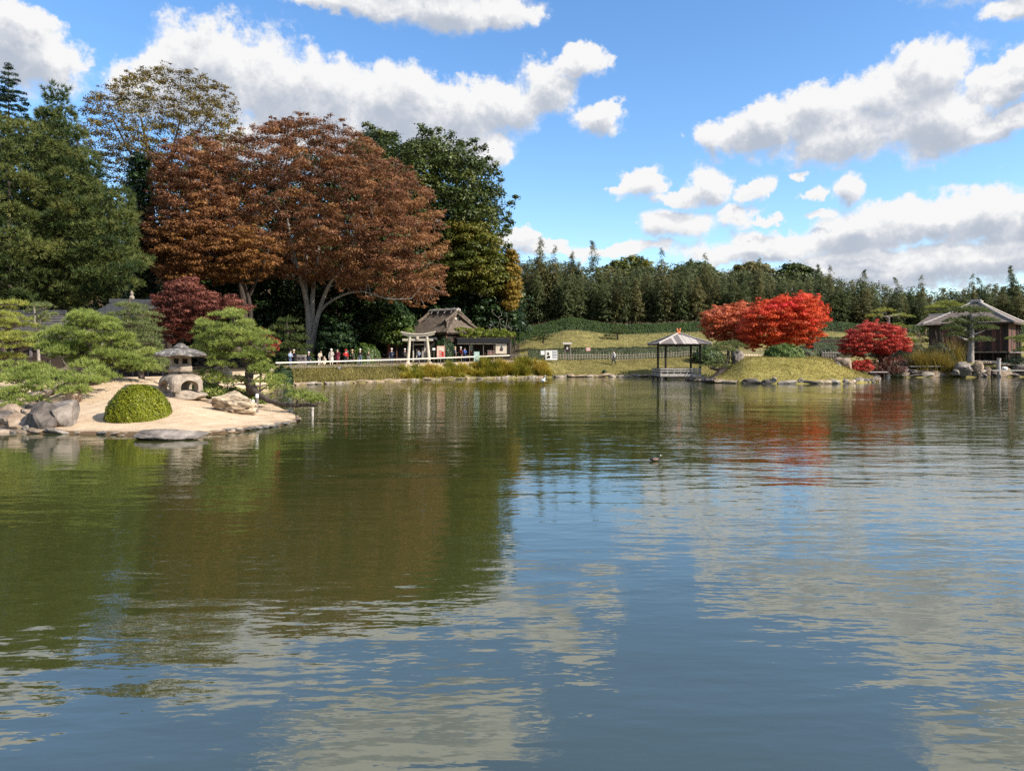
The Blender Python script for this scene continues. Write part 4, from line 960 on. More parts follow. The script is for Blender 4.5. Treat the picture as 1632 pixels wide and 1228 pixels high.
# ---- maples
tree('red_maple', 'bright red orange maple behind the round shrub on the island', 'maple tree',
     [(1176, 526), (1186, 512), (1188, 496), (1204, 488), (1212, 478), (1232, 478), (1248, 470), (1262, 474), (1276, 467), (1302, 469), (1304, 482), (1318, 488), (1314, 500), (1324, 512), (1308, 522), (1316, 536), (1296, 540), (1290, 550), (1262, 548), (1240, 556), (1216, 550), (1200, 560), (1186, 548)],
     83, 4.5, 9, 400, 150, (.25, .11), 'red_maple', trunks=[[(1240, 562, 0, 4), (1239, 545, 0, 3.2), (1234, 525, 0, 2.2), (1225, 505, 0, 1.2)], [(1239, 545, 0, 2.6), (1255, 520, -.5, 1.8), (1270, 495, -.8, 1)]], bark='dark_bark', flat=.5, seed=201, fringe=70, base=1240, tgrad=(-.06, .14), inset=.3, shell=.25, brad=.04)
tree('pink_maple', 'pinkish orange maple left of the bright red maple', 'maple tree',
     [(1118, 520), (1120, 500), (1140, 490), (1160, 486), (1182, 482), (1200, 486), (1206, 505), (1206, 540), (1190, 552), (1150, 545), (1128, 538)], 90, 3.2, 8, 220, 150, (.26, .12), 'pink_maple',
     trunks=[[(1175, 562, 0, 3), (1172, 540, 0, 2.4), (1165, 515, 0, 1.4)]], bark='dark_bark', flat=.55, seed=202, fringe=50, base=1175, inset=.2, shell=.2, brad=.04)
tree('crimson_maple', 'crimson maple on the shore between the island and the tea house', 'maple tree',
     [(1332, 556), (1338, 545), (1346, 540), (1350, 526), (1364, 524), (1376, 513), (1398, 512), (1410, 518), (1428, 516), (1440, 526), (1444, 538), (1454, 548), (1446, 560), (1428, 558), (1412, 568), (1396, 562), (1372, 572), (1356, 564), (1344, 566)], 90, 3, 7, 230, 130, (.25, .11), 'crimson',
     trunks=[[(1408, 592, 0, 3), (1404, 575, 0, 2.4), (1392, 555, 0, 1.8), (1380, 535, 0, 1)], [(1404, 575, 0, 2), (1422, 555, 0, 1.4), (1430, 540, 0, .8)]], bark='dark_bark', flat=.42, seed=203, fringe=50, base=1408, inset=.25, shell=.25, brad=.04, tgrad=(.05, .1))
tree('crimson_maple', 'low crimson maple bush at the waterside right of the island rock', 'maple tree', [(1352, 585), (1360, 575), (1380, 572), (1392, 580), (1388, 590), (1365, 592)], 88, 1, 7, 26, 150, (.22, .11), 'crimson', bark='dark_bark', flat=.6, seed=204, base=1372, inset=.3)
tree('dark_shrub', 'dark bare shrub under the crimson maple by the water', 'shrub', [(1385, 590), (1390, 566), (1415, 562), (1440, 566), (1448, 585), (1440, 596), (1395, 598)], 90, 1.4, 8, 46, 60, (.24, .11), 'maroon', bark='dark_bark', flat=.7, seed=205, base=1415, inset=.3, tgrad=(-.3, -.2))
tree('maroon_maple', 'dull maroon maple behind the lantern pine on the left', 'maple tree',
     [(232, 500), (244, 492), (246, 472), (262, 466), (268, 450), (292, 446), (306, 440), (318, 452), (322, 464), (340, 466), (352, 474), (372, 470), (388, 482), (402, 486), (396, 498), (376, 496), (362, 508), (340, 506), (326, 524), (310, 522), (304, 542), (286, 536), (272, 548), (258, 532), (240, 528), (244, 512)], 56, 3, 10, 260, 130, (.20, .09), 'maroon',
     trunks=[[(290, 590, 0, 4), (288, 550, 0, 3.4), (292, 510, 0, 2.4), (310, 475, 0, 1.4)], [(290, 540, 0, 2.6), (262, 505, 0, 1.6)]], bark='dark_bark', flat=.45, seed=206, fringe=50, base=290, inset=.12, shell=.3, brad=.04, tgrad=(-.12, .15))
tree('maroon_maple', 'small red leaved maple showing through the lantern pine', 'maple tree', [(392, 530), (415, 525), (440, 540), (442, 560), (425, 570), (400, 552)], 40, 1, 10, 24, 120, (.2, .1), 'crimson', bark='dark_bark', flat=.6, seed=207, base=415, inset=.3, tgrad=(-.25, -.2))

# ---- clipped shrubs
def shrub(name, label, c, rad, n, leaf, mat, seed, cat='shrub', core=True, lump=.0, group=None, up=.25):
    rng = np.random.default_rng(seed); c = np.array(c, float); rad = np.array(rad, float)
    root = thing(name, label, cat, c, group)
    u = unit(rng, n); u[:, 2] = np.abs(u[:, 2])
    l = 1 + lump * (np.sin(u[:, 0] * 6 + seed) * np.cos(u[:, 1] * 7 + seed) + .6 * np.sin(u[:, 2] * 9 + u[:, 0] * 11))
    sh = rng.uniform(.9, 1.03, n) + .02 * np.sin(u[:, 0] * 23 + u[:, 2] * 17) * np.sin(u[:, 1] * 21)
    pos = c + u * rad * (l * sh)[:, None]
    nr = norm(u / rad * rad.mean() + unit(rng, n) * .6 + np.array([0, 0, up]))
    patchy = .12 * np.sin(u[:, 0] * 8 + 1) * np.sin(u[:, 2] * 9 + u[:, 1] * 5)
    g = G(); leaves(g, rng, pos, nr, leaf[0] * rng.uniform(.6, 1.3, n), leaf[1] * rng.uniform(.6, 1.3, n), np.clip(rng.normal(.5, .2, n) + patchy, 0, 1))
    build(g, 'foliage', mat, root)
    if core:
        g = G(); v = ICS_V.copy(); v[:, 2] = np.maximum(v[:, 2], -.08); g.add(v * rad * .86 + c, ICS_F); build(g, 'branch_core', 'dark_bark', root)
    return root
bz = P(221, 662, 25.6)
shrub('round_bush', 'round clipped yellow green bush on the sand in front of the stone lantern', (bz[0], 25.6, iz(bz[0], 25.6) - .12), (1.06, 1.0, 1.2), 30000, (.066, .036), 'clipped', 301, lump=.025)
shrub('round_shrub', 'dark green rounded shrub on the lawn of the right island', at_ground(1249, 74) * 0 + np.array([XW(1249, 74), 74, rz_(XW(1249, 74), 74) - .1]), (2.0, 1.6, 1.45), 6000, (.24, .10), 'shrub_green', 302, lump=.08)
shrub('dark_shrub', 'small dark round shrub at the water edge below the white rail', (XW(450, 63.7), 63.7, .1), (.95, .8, 1.5), 2200, (.24, .12), 'dark_leaf', 303, lump=.12)
shrub('hedge_bush', 'boxy clipped bush between the visitors and the torii', at_ground(581, 84), (1.9, 1.4, 2.35), 5200, (.26, .12), 'camellia', 304, lump=.07)
shrub('hedge_bush', 'dark green bush covering the right torii pillar side', at_ground(708, 91), (1.55, 1.2, 3.0), 4200, (.26, .12), 'dark_leaf', 305, lump=.1)
shrub('tiny_shrub', 'tiny dark shrub alone on the dry grass slope under the walking man', at_ground(963, 95), (.32, .3, .42), 300, (.16, .08), 'dark_leaf', 306)
for px, Y, rx, h, lab, m, sd in ((1265, 101, 3.2, 1.3, 'grey green shrub behind the picket fence under the red maple', 'grey_shrub', 307), (1330, 101, 2.4, 1.4, 'low grey green shrub behind the fence right of the red maple', 'grey_shrub', 308),
                             (1128, 100, 2.2, 1.9, 'dark shrub behind the right corner of the pavilion roof', 'camellia', 309), (1460, 98, 1.6, 2.2, 'dusky shrub between the crimson maple and the tea house', 'grey_shrub', 310), (1498, 97, 2.2, 2.6, 'dusky brushwood left of the tea house wall', 'grey_shrub', 311),
                             (1622, 96, 2.2, 2.0, 'grey bare looking shrub under the pine at the right edge', 'grey_shrub', 312), (545, 88, 2.6, 1.9, 'low dark shrub behind the visitors', 'dark_leaf', 313), (470, 82, 2.4, 1.7, 'low dark shrub below the cloud pruned pine', 'dark_leaf', 314),
                             (1600, 92.3, 1.0, .5, 'small moss green shrub beside the white post', 'yellowgreen', 315), (1422, 91, 1.2, .9, 'small dark shrub at the foot of the wooden post', 'dark_leaf', 316)):
    shrub('shrub', lab, at_ground(px, Y), (rx, rx * .7, h), int(900 * rx * max(h, 1)), (.24, .11), m, sd, lump=.1)
for i, (px, py, Y, rx, lab) in enumerate(((372, 606, 33.6, .9, 'low pine scrub at the foot of the lantern pine'), (318, 606, 33.4, .9, 'low scrub just behind the right side of the stone lantern'))):
    shrub('scrub', lab, (XW(px, Y), Y, iz(XW(px, Y), Y)), (1.7, .8, .62), 4200, (.15, .05), 'pine_light', 330 + i, lump=.15)

# ---- clipped hedges on the rise
def hedge(name, label, path, h, w, n, mat, seed, leaf=(.3, .14)):
    rng = np.random.default_rng(seed); p = np.array(path, float)
    s = np.concatenate([[0], np.cumsum(np.linalg.norm(np.diff(p[:, :2], axis=0), axis=1))])
    root = thing(name, label, 'hedge', (p[0, 0], p[0, 1], gz(p[0, 0], p[0, 1])))
    def on(t): return np.interp(t, s, p[:, 0]), np.interp(t, s, p[:, 1]), np.interp(t, s, np.broadcast_to(h, len(p)))
    t = rng.uniform(0, s[-1], n); x, y, hh = on(t)
    side = rng.random(n); top = side < .36
    prof = np.where(top, rng.uniform(-1, 1, n), np.where(rng.random(n) < .72, -1, 1))
    zf = np.where(top, 1 - .12 * prof ** 2, rng.uniform(0, .95, n) ** .85)
    yy = y + prof * w / 2 * (1 - .15 * zf)
    z = ground_z(x, yy) + hh * zf + .05 * np.sin(t * 2.3) * np.sin(t * .7)
    nr = norm(np.stack([np.zeros(n), np.where(top, prof * .3, prof), np.where(top, 1., .25)], 1) + unit(rng, n) * .55)
    g = G(); leaves(g, rng, np.stack([x, yy, z], 1), nr, leaf[0] * rng.uniform(.6, 1.3, n), leaf[1] * rng.uniform(.6, 1.3, n), np.clip(rng.normal(.5, .18, n) + .12 * np.sin(t * 1.7), 0, 1))
    build(g, 'foliage', mat, root)
    g = G(); m = 40; tt = np.linspace(0, s[-1], m); x, y, hh = on(tt); z = ground_z(x, y)
    k = w * .40
    sec = np.stack([np.stack([x, y - k, z - .3], 1), np.stack([x, y - k * .85, z + hh * .9], 1), np.stack([x, y + k * .85, z + hh * .9], 1), np.stack([x, y + k, z - .3], 1)], 1).reshape(-1, 3)
    f = [[i * 4 + j, (i + 1) * 4 + j, (i + 1) * 4 + j + 1, i * 4 + j + 1] for i in range(m - 1) for j in range(3)] + [[0, 1, 2, 3], [m * 4 - 4, m * 4 - 1, m * 4 - 2, m * 4 - 3]]
    g.add(sec, f); build(g, 'branch_core', 'dark_bark', root)
    return root
hx = [(805, 127), (850, 127), (912, 127), (960, 127), (1050, 127), (1130, 127)]
hedge('clipped_hedge', 'long dark clipped hedge along the top of the grassy mound', [(XW(a, b), b) for a, b in hx], [1.9, 2.2, 2.3, 1.9, 1.8, 1.8], 2.4, 16000, 'hedge', 341)
hedge('clipped_hedge', 'dark clipped hedge in front of the bamboo right of the red maple', [(XW(a, 127), 127) for a in (1130, 1300, 1400, 1480, 1640, 1740)], [1.8, 1.9, 1.9, 1.9, 1.9, 1.9], 2.4, 15000, 'hedge', 342)
hedge('low_hedge', 'low olive clipped hedge behind the bamboo picket fence', [(XW(a, 106), 106) for a in (842, 900, 980, 1060, 1135)], [1.15, 1.35, 1.4, 1.35, 1.2], 3.6, 15000, 'grey_shrub', 343, (.26, .12))
hedge('low_hedge', 'low clipped hedge between the red maple and the crimson maple', [(XW(a, 110), 110) for a in (1290, 1340, 1400, 1450)], [1.3, 1.6, 1.6, 1.3], 3.6, 7000, 'grey_shrub', 344, (.26, .12))

# ---- reeds, grasses
def blades(g, rng, c, L, W, tint, lean=.5, seg=3):
    n = len(c); a = rng.uniform(0, 2 * math.pi, n); d = np.stack([np.cos(a), np.sin(a), np.zeros(n)], 1)
    s = np.stack([-np.sin(a), np.cos(a), np.zeros(n)], 1); L = np.broadcast_to(L, (n,)); ln = rng.uniform(.15, 1, n) * lean
    rows = []
    for t in np.linspace(0, 1, seg + 1):
        p = c + d * (ln * L * t ** 1.8)[:, None]; p[:, 2] += L * t * (1 - .45 * ln * t)
        w = W * (1 - t) ** .7 / 2 + .002
        rows.append(np.stack([p - s * w, p + s * w], 1))
    v = np.stack(rows, 1).reshape(-1, 3); m = 2 * (seg + 1)
    base = np.arange(n)[:, None, None] * m; k = np.arange(seg)[None, :, None] * 2
    f = (base + k + np.array([0, 1, 3, 2])[None, None]).reshape(-1, 4)
    g.add(v, f, np.repeat(tint, m))
rng = np.random.default_rng(360)
def reeds(label, pxs, d0, d1, n, L, mat, seed):
    rng = np.random.default_rng(seed); K = int((pxs[1] - pxs[0]) * (d1 - d0) / 5)
    cp_ = rng.uniform(pxs[0], pxs[1], K); cd = rng.uniform(d0, d1, K); cY = np.interp(cp_, SPX, SPY) + cd; cX = XW(cp_, cY)
    ch = L * rng.uniform(.6, 1.2, K); ct = np.clip(.5 + .22 * np.sin(cp_ * .11 + 1) + rng.normal(0, .17, K), .05, .95)
    k = rng.integers(0, K, n); X = cX[k] + rng.normal(0, .20, n); Y = cY[k] + rng.normal(0, .16, n); z = ground_z(X, Y)
    g = G(); blades(g, rng, np.stack([X, Y, z - .05], 1), ch[k] * rng.uniform(.55, 1.15, n), .06, np.clip(ct[k] + rng.normal(0, .15, n), 0, 1), 1.35)
    return props(build(g, 'reeds', mat), label, 'reeds', kind='stuff')
reeds('yellow and rust iris leaves massed along the bank below the torii', (640, 765), .3, 2.8, 8500, 1.0, 'iris', 361)
reeds('tall golden iris leaves massed along the bank below the shop', (762, 874), .3, 3.2, 11500, 1.5, 'iris', 362)
def tufts(name, label, n, where, L, W, mat, seed, seg=1):
    rng = np.random.default_rng(seed); c = where(rng, n)
    g = G(); blades(g, rng, c, L * rng.uniform(.5, 1.2, len(c)), W, np.clip(.5 + .22 * np.sin(c[:, 0] * .9) * np.sin(c[:, 1] * 1.1) + rng.normal(0, .17, len(c)), 0, 1), .9, seg)
    return props(build(g, name, mat), label, 'grass', kind='stuff')
def bank(px0, px1, d0, d1):
    def f(rng, n):
        px = rng.uniform(px0, px1, n); d = rng.uniform(d0, d1, n); Y = np.interp(px, SPX, SPY) + d; X = XW(px, Y)
        return np.stack([X, Y, ground_z(X, Y) - .02], 1)
    return f
tufts('dry_grass', 'dry tufted grass on the bank below the white rail', 16000, bank(440, 645, .2, 4.1), .38, .05, 'grass_dry', 371)
tufts('dry_grass', 'short straw coloured grass on the slope left of the pavilion', 26000, bank(868, 1160, .2, 9.4), .17, .05, 'grass_dry', 372)
tufts('mound_grass', 'dull grass on the mound in front of the long hedge', 22000, bank(815, 1480, 14, 34), .22, .08, 'mound_grass', 373)
def island_grass(rng, n):
    x, y = rng.uniform(17, 42, n), rng.uniform(67, 88, n); ok = sdist(RIS, x, y) > .25; x, y = x[ok], y[ok]
    return np.stack([x, y, ris_z(x, y) - .02], 1)
tufts('lawn_grass', 'yellowing lawn grass on the right island', 45000, island_grass, .20, .05, 'grass_lawn', 374)
def pampas(label, px, Y, n, L, seed, plumes):
    rng = np.random.default_rng(seed); b = at_ground(px, Y); root = thing('pampas_grass', label, 'grass clump', b)
    q = rng.normal(0, .5, (n, 2)); c = np.stack([b[0] + q[:, 0], b[1] + q[:, 1], np.full(n, b[2] - .05)], 1)
    g = G(); blades(g, rng, c, L * rng.uniform(.6, 1.15, n), .045, np.clip(rng.normal(.5, .22, n), 0, 1), .85, 4); build(g, 'blades', 'pampas', root)
    for i in range(plumes):
        a = rng.uniform(0, 6.28); r = rng.uniform(.1, .9); p0 = b + np.array([math.cos(a) * .2, math.sin(a) * .2, 0]); p1 = b + np.array([math.cos(a) * r, math.sin(a) * r, L * rng.uniform(1.05, 1.4)])
        g = G(); p = limb(p0, p1, rng, -.05, 5, .02); tube(g, p, .012, 4, cap=False); m = 26; t = rng.uniform(0, 1, m)
        cc = p1 + np.outer(t, (p1 - p0) / np.linalg.norm(p1 - p0)) * .55 - np.array([0, 0, .3]); needles(g, rng, cc, norm(np.tile(p1 - p0, (m, 1))), 3, .22, .03, rng.uniform(0, 1, m), .5)
        build(g, 'plume', 'plume', root)
    return root
pampas('golden pampas grass clump at the waterside nearest the crimson maple', 1467, 93, 760, 3.7, 381, 12)
pampas('taller golden pampas grass clump left of the pale pine trunk', 1498, 93, 760, 3.7, 382, 12)
pampas('green gold grass clump beside the shore boulder', 1512, 92.5, 520, 2.6, 383, 4)
pampas('brown pampas plumes against the tea house wall', 1520, 96.5, 360, 4.2, 384, 16)

# ---- litter on the sand and fallen leaves
def litter(name, label, n, px, py, sx, sy, L, mat, seed, fz, sd=None):
    rng = np.random.default_rng(seed); x, y = rng.normal(px, sx, n), rng.normal(py, sy, n)
    if sd is not None: ok = sdist(sd, x, y) > .3; x, y = x[ok], y[ok]
    c = np.stack([x, y, fz(x, y) + .012], 1); g = G()
    leaves(g, rng, c, norm(np.array([0, 0, 1.]) + unit(rng, len(c)) * .25), L * rng.uniform(.5, 1.3, len(c)), L * .4, rng.uniform(0, 1, len(c)))
    return props(build(g, name, mat), label, 'leaf litter', kind='stuff')
litter('pine_litter', 'brown pine litter strewn on the sand of the left island', 5200, XW(270, 30), 31, 4.6, 3.2, .055, 'litter', 391, isl_z, ISL)
litter('fallen_leaves', 'red maple leaves fallen on the island lawn', 900, XW(1240, 79), 79, 3.4, 2.4, .10, 'red_maple', 392, ris_z, RIS)

# ================================================================== BUILDINGS
# pyramid roofed waterside pavilion
def slab(g, quad, th, tint=.5, mat=0):
    """Thick panel: quad corners (counter-clockwise seen from above) pushed down by th."""
    q = np.array(quad, float); n = np.cross(q[1] - q[0], q[2] - q[0]); n /= np.linalg.norm(n)
    k = len(q); v = np.concatenate([q, q - n * th])
    if k == 4: g.add(v, [[0, 1, 2, 3], [7, 6, 5, 4]] + [[i, i + 4, (i + 1) % 4 + 4, (i + 1) % 4] for i in range(4)], tint, mat)
    else:
        g.add(v, [[0, 1, 2], [5, 4, 3]], tint, mat); g.add(v, [[i, i + 3, (i + 1) % 3 + 3, (i + 1) % 3] for i in range(3)], tint, mat)
PAV_Y = 84.0; S = F_PX / PAV_Y
pc = np.array([XW(1081.5, PAV_Y), PAV_Y, 0.0]); TH = RAD(1.5)
def zrow(py, Y): return EYE - (py - HZ) * Y / F_PX
pav = thing('pavilion', 'small open pavilion with a grey board pyramid roof standing in the water', 'pavilion', pc, rotz=TH)
a = 40.7 / S; ze, zt = zrow(548.5, PAV_Y) , zrow(531.5, PAV_Y)
b = 27.0 / S
for sx, sy in ((-1, -1), (1, -1), (1, 1), (-1, 1)):
    g = G(); tube(g, [(sx * b, sy * b, -.9), (sx * b, sy * b, 1.5), (sx * b, sy * b, ze + .25)], .125, 8); build(g, 'post', 'wood_dark', pav, local=True)
    g = G(); c0, c1 = np.array([sx * a, sy * a, ze + .05]), np.array([0, 0, zt + .09]); tube(g, [c0 * 1.01, (c0 + c1) / 2 + np.array([0, 0, .0]), c1], .10, 6); build(g, 'hip_rafter', 'wood_grey', pav, local=True)
for q in range(4):
    rot = np.array([[math.cos(q * math.pi / 2), -math.sin(q * math.pi / 2), 0], [math.sin(q * math.pi / 2), math.cos(q * math.pi / 2), 0], [0, 0, 1]])
    rl = random.Random(400 + q)
    N = 17
    for i in range(N):
        x0, x1 = -a + 2 * a * i / N + .012, -a + 2 * a * (i + 1) / N - .012; xm = (x0 + x1) / 2
        def up(x, s): return np.array([x, -a + s * a, ze + (zt - ze) * s])
        sm = max(0.02, 1 - max(abs(x0), abs(x1)) / a)
        e0, e1 = 1 - abs(x0) / a, 1 - abs(x1) / a
        lift = rl.uniform(0, .035)
        qd = [up(x0, 0), up(x1, 0), up(x1, max(e1, .01)), up(x0, max(e0, .01))]
        qd = [rot @ (p + np.array([0, 0, lift])) for p in qd]
        g = G(); slab(g, qd, .05); build(g, 'roof_board', 'wood_grey' if rl.random() < .42 else 'wood_grey_dark', pav, local=True)
    g = G(); p0, p1 = rot @ np.array([-a, -a + .03, ze - .05]), rot @ np.array([a, -a + .03, ze - .05]); tube(g, [p0, p1], .05, 6); build(g, 'eave_beam', 'wood_dark', pav, local=True)
    g = G(); p0, p1 = rot @ np.array([-b, -b, ze - .12]), rot @ np.array([b, -b, ze - .12]); tube(g, [p0, p1], .07, 6); build(g, 'tie_beam', 'wood_dark', pav, local=True)
k = 31.0 / S; off = np.array([-.35, -.1, 0])
z0, z1 = zrow(599, PAV_Y), zrow(586.5, PAV_Y)
g = G(); box(g, off + np.array([0, 0, z0 + .1]), (2 * k, 2 * k, .14)); build(g, 'deck', 'wood_grey_dark', pav, local=True)
for q in range(4):
    cq, sq = math.cos(q * math.pi / 2), math.sin(q * math.pi / 2)
    def R2(p): return np.array([p[0] * cq - p[1] * sq, p[0] * sq + p[1] * cq, p[2]]) + off
    for zz, hh, m in ((z1 - .06, .13, 'wood_grey'), (z0 + .16, .30, 'wood_grey'), ((z0 + z1) / 2 + .12, .10, 'wood_grey')):
        g = G(); box(g, R2((0, -k - .04 - .001 * q, zz)), (2 * k + .1, .07, hh), rz=q * math.pi / 2); build(g, 'rail_board', m, pav, local=True)
    for i in range(7):
        x = -k + 2 * k * i / 6
        g = G(); box(g, R2((x * .985, -k + .02, (z0 + z1) / 2)), (.09, .07, z1 - z0 - .1), rz=q * math.pi / 2); build(g, 'baluster', 'wood_grey', pav, local=True)
    g = G(); tube(g, [R2((-k + .1, -k + .1, -.9)), R2((-k + .1, -k + .1, z0 + .04))], .11, 7); build(g, 'stilt', 'wood_grey_dark', pav, local=True)
    g = G(); box(g, R2((0, -k + .35, z0 + .52)), (2 * k - .9, .42, .06), rz=q * math.pi / 2); build(g, 'bench', 'wood_grey', pav, local=True)
fin = G(); lathe(fin, [(.16, zt - .12), (.26, zt + .05), (.24, zt + .14), (.12, zt + .22)], 10)
fo = build(fin, 'finial', 'orange', pav, local=True)
for s in (-1, 1):
    g = G(); tube(g, [(s * .06, 0, zt + .15), (s * .12, 0, zt + .34), (s * .17, 0, zt + .52), (s * .19, 0, zt + .62)], [.08, .10, .085, .03], 7); build(g, 'wing', 'orange', fo, local=True)

# tea house on the right shore
TY = 104.0; TS = F_PX / TY; TT = -RAD(43.5)
tcn = np.array([XW(1563, TY), TY + 1.0, 0.0]); tg = gz(tcn[0], TY - 6)
tea = thing('tea_house', 'dark plank walled tea house with a wide shingled pyramid roof on the right shore', 'tea house', (tcn[0], tcn[1], tg), rotz=TT)
TYe = TY - 5.2
e_z, ap_z = zrow(513.5, TYe) - tg, zrow(480.5, TY) - tg; fl = zrow(560, TYe) - tg
A = 61.5 / TS; Wl = 4.45
def rotq(q): return np.array([[math.cos(q * math.pi / 2), -math.sin(q * math.pi / 2), 0], [math.sin(q * math.pi / 2), math.cos(q * math.pi / 2), 0], [0, 0, 1]])
for q in range(4):
    R = rotq(q); NC = 11
    rf = None
    for i in range(NC):          # overlapping courses of shingles, slightly concave
        def pt(x, s, dz=0):
            zz = e_z + (ap_z - e_z) * (s ** 1.12); return R @ np.array([x * A * (1 - s * .955), -A * (1 - s * .955), zz + dz])
        s0, s1 = i / NC - .015 * (i > 0), (i + 1) / NC
        g = G(); slab(g, [pt(-1, s0, .07), pt(1, s0, .07), pt(1, s1, .015), pt(-1, s1, .015)], .09)
        build(g, 'shingle_course', 'shingle', tea, local=True)
    g = G(); tube(g, [pt(1, t, .10) for t in np.linspace(0, 1, 8)], .16, 6); build(g, 'hip_ridge', 'wood_grey', tea, local=True)
    g = G(); box(g, R @ np.array([0, -A + .12, e_z - .14]), (2 * A - .3, .16, .2), rz=q * math.pi / 2); build(g, 'eave_board', 'wood_dark', tea, local=True)
    g = G(); slab(g, [R @ np.array(p) for p in ((-A + .2, -A + .2, e_z - .06), (A - .2, -A + .2, e_z - .06), (Wl - .2, -Wl + .2, e_z + .5), (-Wl + .2, -Wl + .2, e_z + .5))], .06); build(g, 'soffit', 'wood_dark', tea, local=True)
    n = 30; rl = random.Random(420 + q); wp = 2 * Wl / n
    for i in range(n):
        x = -Wl + wp * (i + .5)
        if q in (0, 1, 3):
            light = (q == 0 and i in (25, 26, 27)) or (q == 1 and i < 4)
            g = G(); box(g, R @ np.array([x, -Wl - rl.uniform(0, .03), (fl + e_z + .3) / 2]), (wp - .03, .06, e_z + .3 - fl), rz=q * math.pi / 2); build(g, 'wall_plank', 'wood_red' if (light or rl.random() < .45) else 'wood_dark', tea, local=True)
    for x in (-Wl, Wl * .42, Wl * .78):
        g = G(); box(g, R @ np.array([x, -Wl - .06, (e_z + .2) / 2]), (.26, .26, e_z + .2), rz=q * math.pi / 2); build(g, 'corner_post', 'wood_dark', tea, local=True)
g = G(); box(g, (0, 0, (fl + e_z) / 2 + .1), (2 * Wl - .2, 2 * Wl - .2, e_z - fl)); build(g, 'inner_wall', 'interior', tea, local=True)
g = G(); box(g, (0, .2, fl / 2 - .4), (2 * Wl - .6, 2 * Wl - .4, fl + .5)); build(g, 'underfloor_shade_block', 'interior', tea, local=True)  # near-black block added to stand in for the shade under the floor
g = G(); box(g, (0, -.4, fl - .1), (2 * Wl + 1.0, 2 * Wl + 1.6, .16)); build(g, 'veranda', 'wood_grey_dark', tea, local=True)
for i in range(7):
    g = G(); box(g, (-Wl + i * 2 * Wl / 6, -Wl - .7, fl / 2 - .3), (.18, .18, fl + .3)); build(g, 'floor_post', 'wood_dark', tea, local=True)
g = G(); box(g, (0, 0, ap_z + .1), (1.5, 1.3, .22)); box(g, (0, 0, ap_z + .28), (1.15, .7, .16)); build(g, 'ridge_cap', 'wood_grey', tea, local=True)
# lower left wing
wz0, wz1 = zrow(515, TYe) - tg - .02, zrow(500.5, TY) - tg; x0, x1 = -A - .9, -3.2
g = G(); ym, y0, y1 = -2.4, -A - .25, 1.2
for i in range(6):
    s0, s1 = i / 6 - .02 * (i > 0), (i + 1) / 6
    def wp_(x, s, f=1): return np.array([x + (s * 1.0 if x < -4 else 0), (y0 if f > 0 else y1) + ((ym - y0) if f > 0 else (ym - y1)) * s, wz0 + (wz1 - wz0) * s])
    for f in (1, -1):
        g = G(); qd = [wp_(x0, s0, f) + [0, 0, .06], wp_(x1, s0, f) + [0, 0, .06], wp_(x1, s1, f), wp_(x0, s1, f)]
        slab(g, qd if f > 0 else qd[::-1], .08); build(g, 'wing_shingle_course', 'shingle', tea, local=True)
g = G(); tube(g, [(x0 + .9, ym, wz1 + .05), (x1, ym, wz1 + .05)], .14, 6); build(g, 'wing_ridge', 'wood_grey', tea, local=True)
g = G(); box(g, ((x0 + 1.4 + x1) / 2, (-4.6 + .6) / 2, (wz0 + .1) / 2), (x1 - x0 - 1.4, 5.0, wz0 + .1)); build(g, 'wing_wall', 'wood_dark', tea, local=True)

# thatched house behind the torii
HY = 99.0; hs_ = F_PX / HY
hb = at_ground(708, HY)
hz = hb[2]
th_ = thing('thatched_house', 'thatched house with a smoke gable roof behind the stone torii', 'house', hb, rotz=RAD(-38))
ez, mz, rz1 = zrow(531, HY) - hz, zrow(511, HY) - hz, zrow(496, HY) - hz
LX, LYd = 4.1, 3.9          # half length along the ridge, half depth at the eaves
def thatch_face(pts, th, nm='thatch_slope'):
    g = G(); q = np.array(pts, float); N = 9; M_ = 14; rngt = np.random.default_rng(int(abs(q.sum()) * 100) % 9999)
    u, v = np.meshgrid(np.linspace(0, 1, M_), np.linspace(0, 1, N))
    if len(q) == 3: q = np.stack([q[0], q[1], q[2], q[2]])
    bot = q[0] + (q[1] - q[0]) * u[..., None]; top = q[3] + (q[2] - q[3]) * u[..., None]
    s = bot + (top - bot) * v[..., None]; nrm_ = np.cross(q[1] - q[0], q[2] - q[0]); nrm_ /= np.linalg.norm(nrm_)
    s = s + nrm_ * (rngt.normal(0, .035, (N, M_)) - .10 * np.sin(v * math.pi))[..., None]
    low = s - nrm_ * th; vv = np.concatenate([s.reshape(-1, 3), low.reshape(-1, 3)]); K = N * M_
    f = [[i * M_ + j, i * M_ + j + 1, (i + 1) * M_ + j + 1, (i + 1) * M_ + j] for i in range(N - 1) for j in range(M_ - 1)]
    f += [[K + a_[3], K + a_[2], K + a_[1], K + a_[0]] for a_ in f[:]]
    for j in range(M_ - 1): f.append([K + j, K + j + 1, j + 1, j])
    for i in range(N - 1): f.append([i * M_, (i + 1) * M_, K + (i + 1) * M_, K + i * M_]); f.append([(i + 1) * M_ + M_ - 1, i * M_ + M_ - 1, K + i * M_ + M_ - 1, K + (i + 1) * M_ + M_ - 1])
    g.add(vv, f); return build(g, nm, 'thatch', th_, local=True)
gx = 2.3; gy = LYd * .50
thatch_face([(-LX, -LYd, ez), (LX, -LYd, ez), (gx, 0, rz1), (-gx, 0, rz1)], .28)
thatch_face([(LX, LYd, ez), (-LX, LYd, ez), (-gx, 0, rz1), (gx, 0, rz1)], .28)
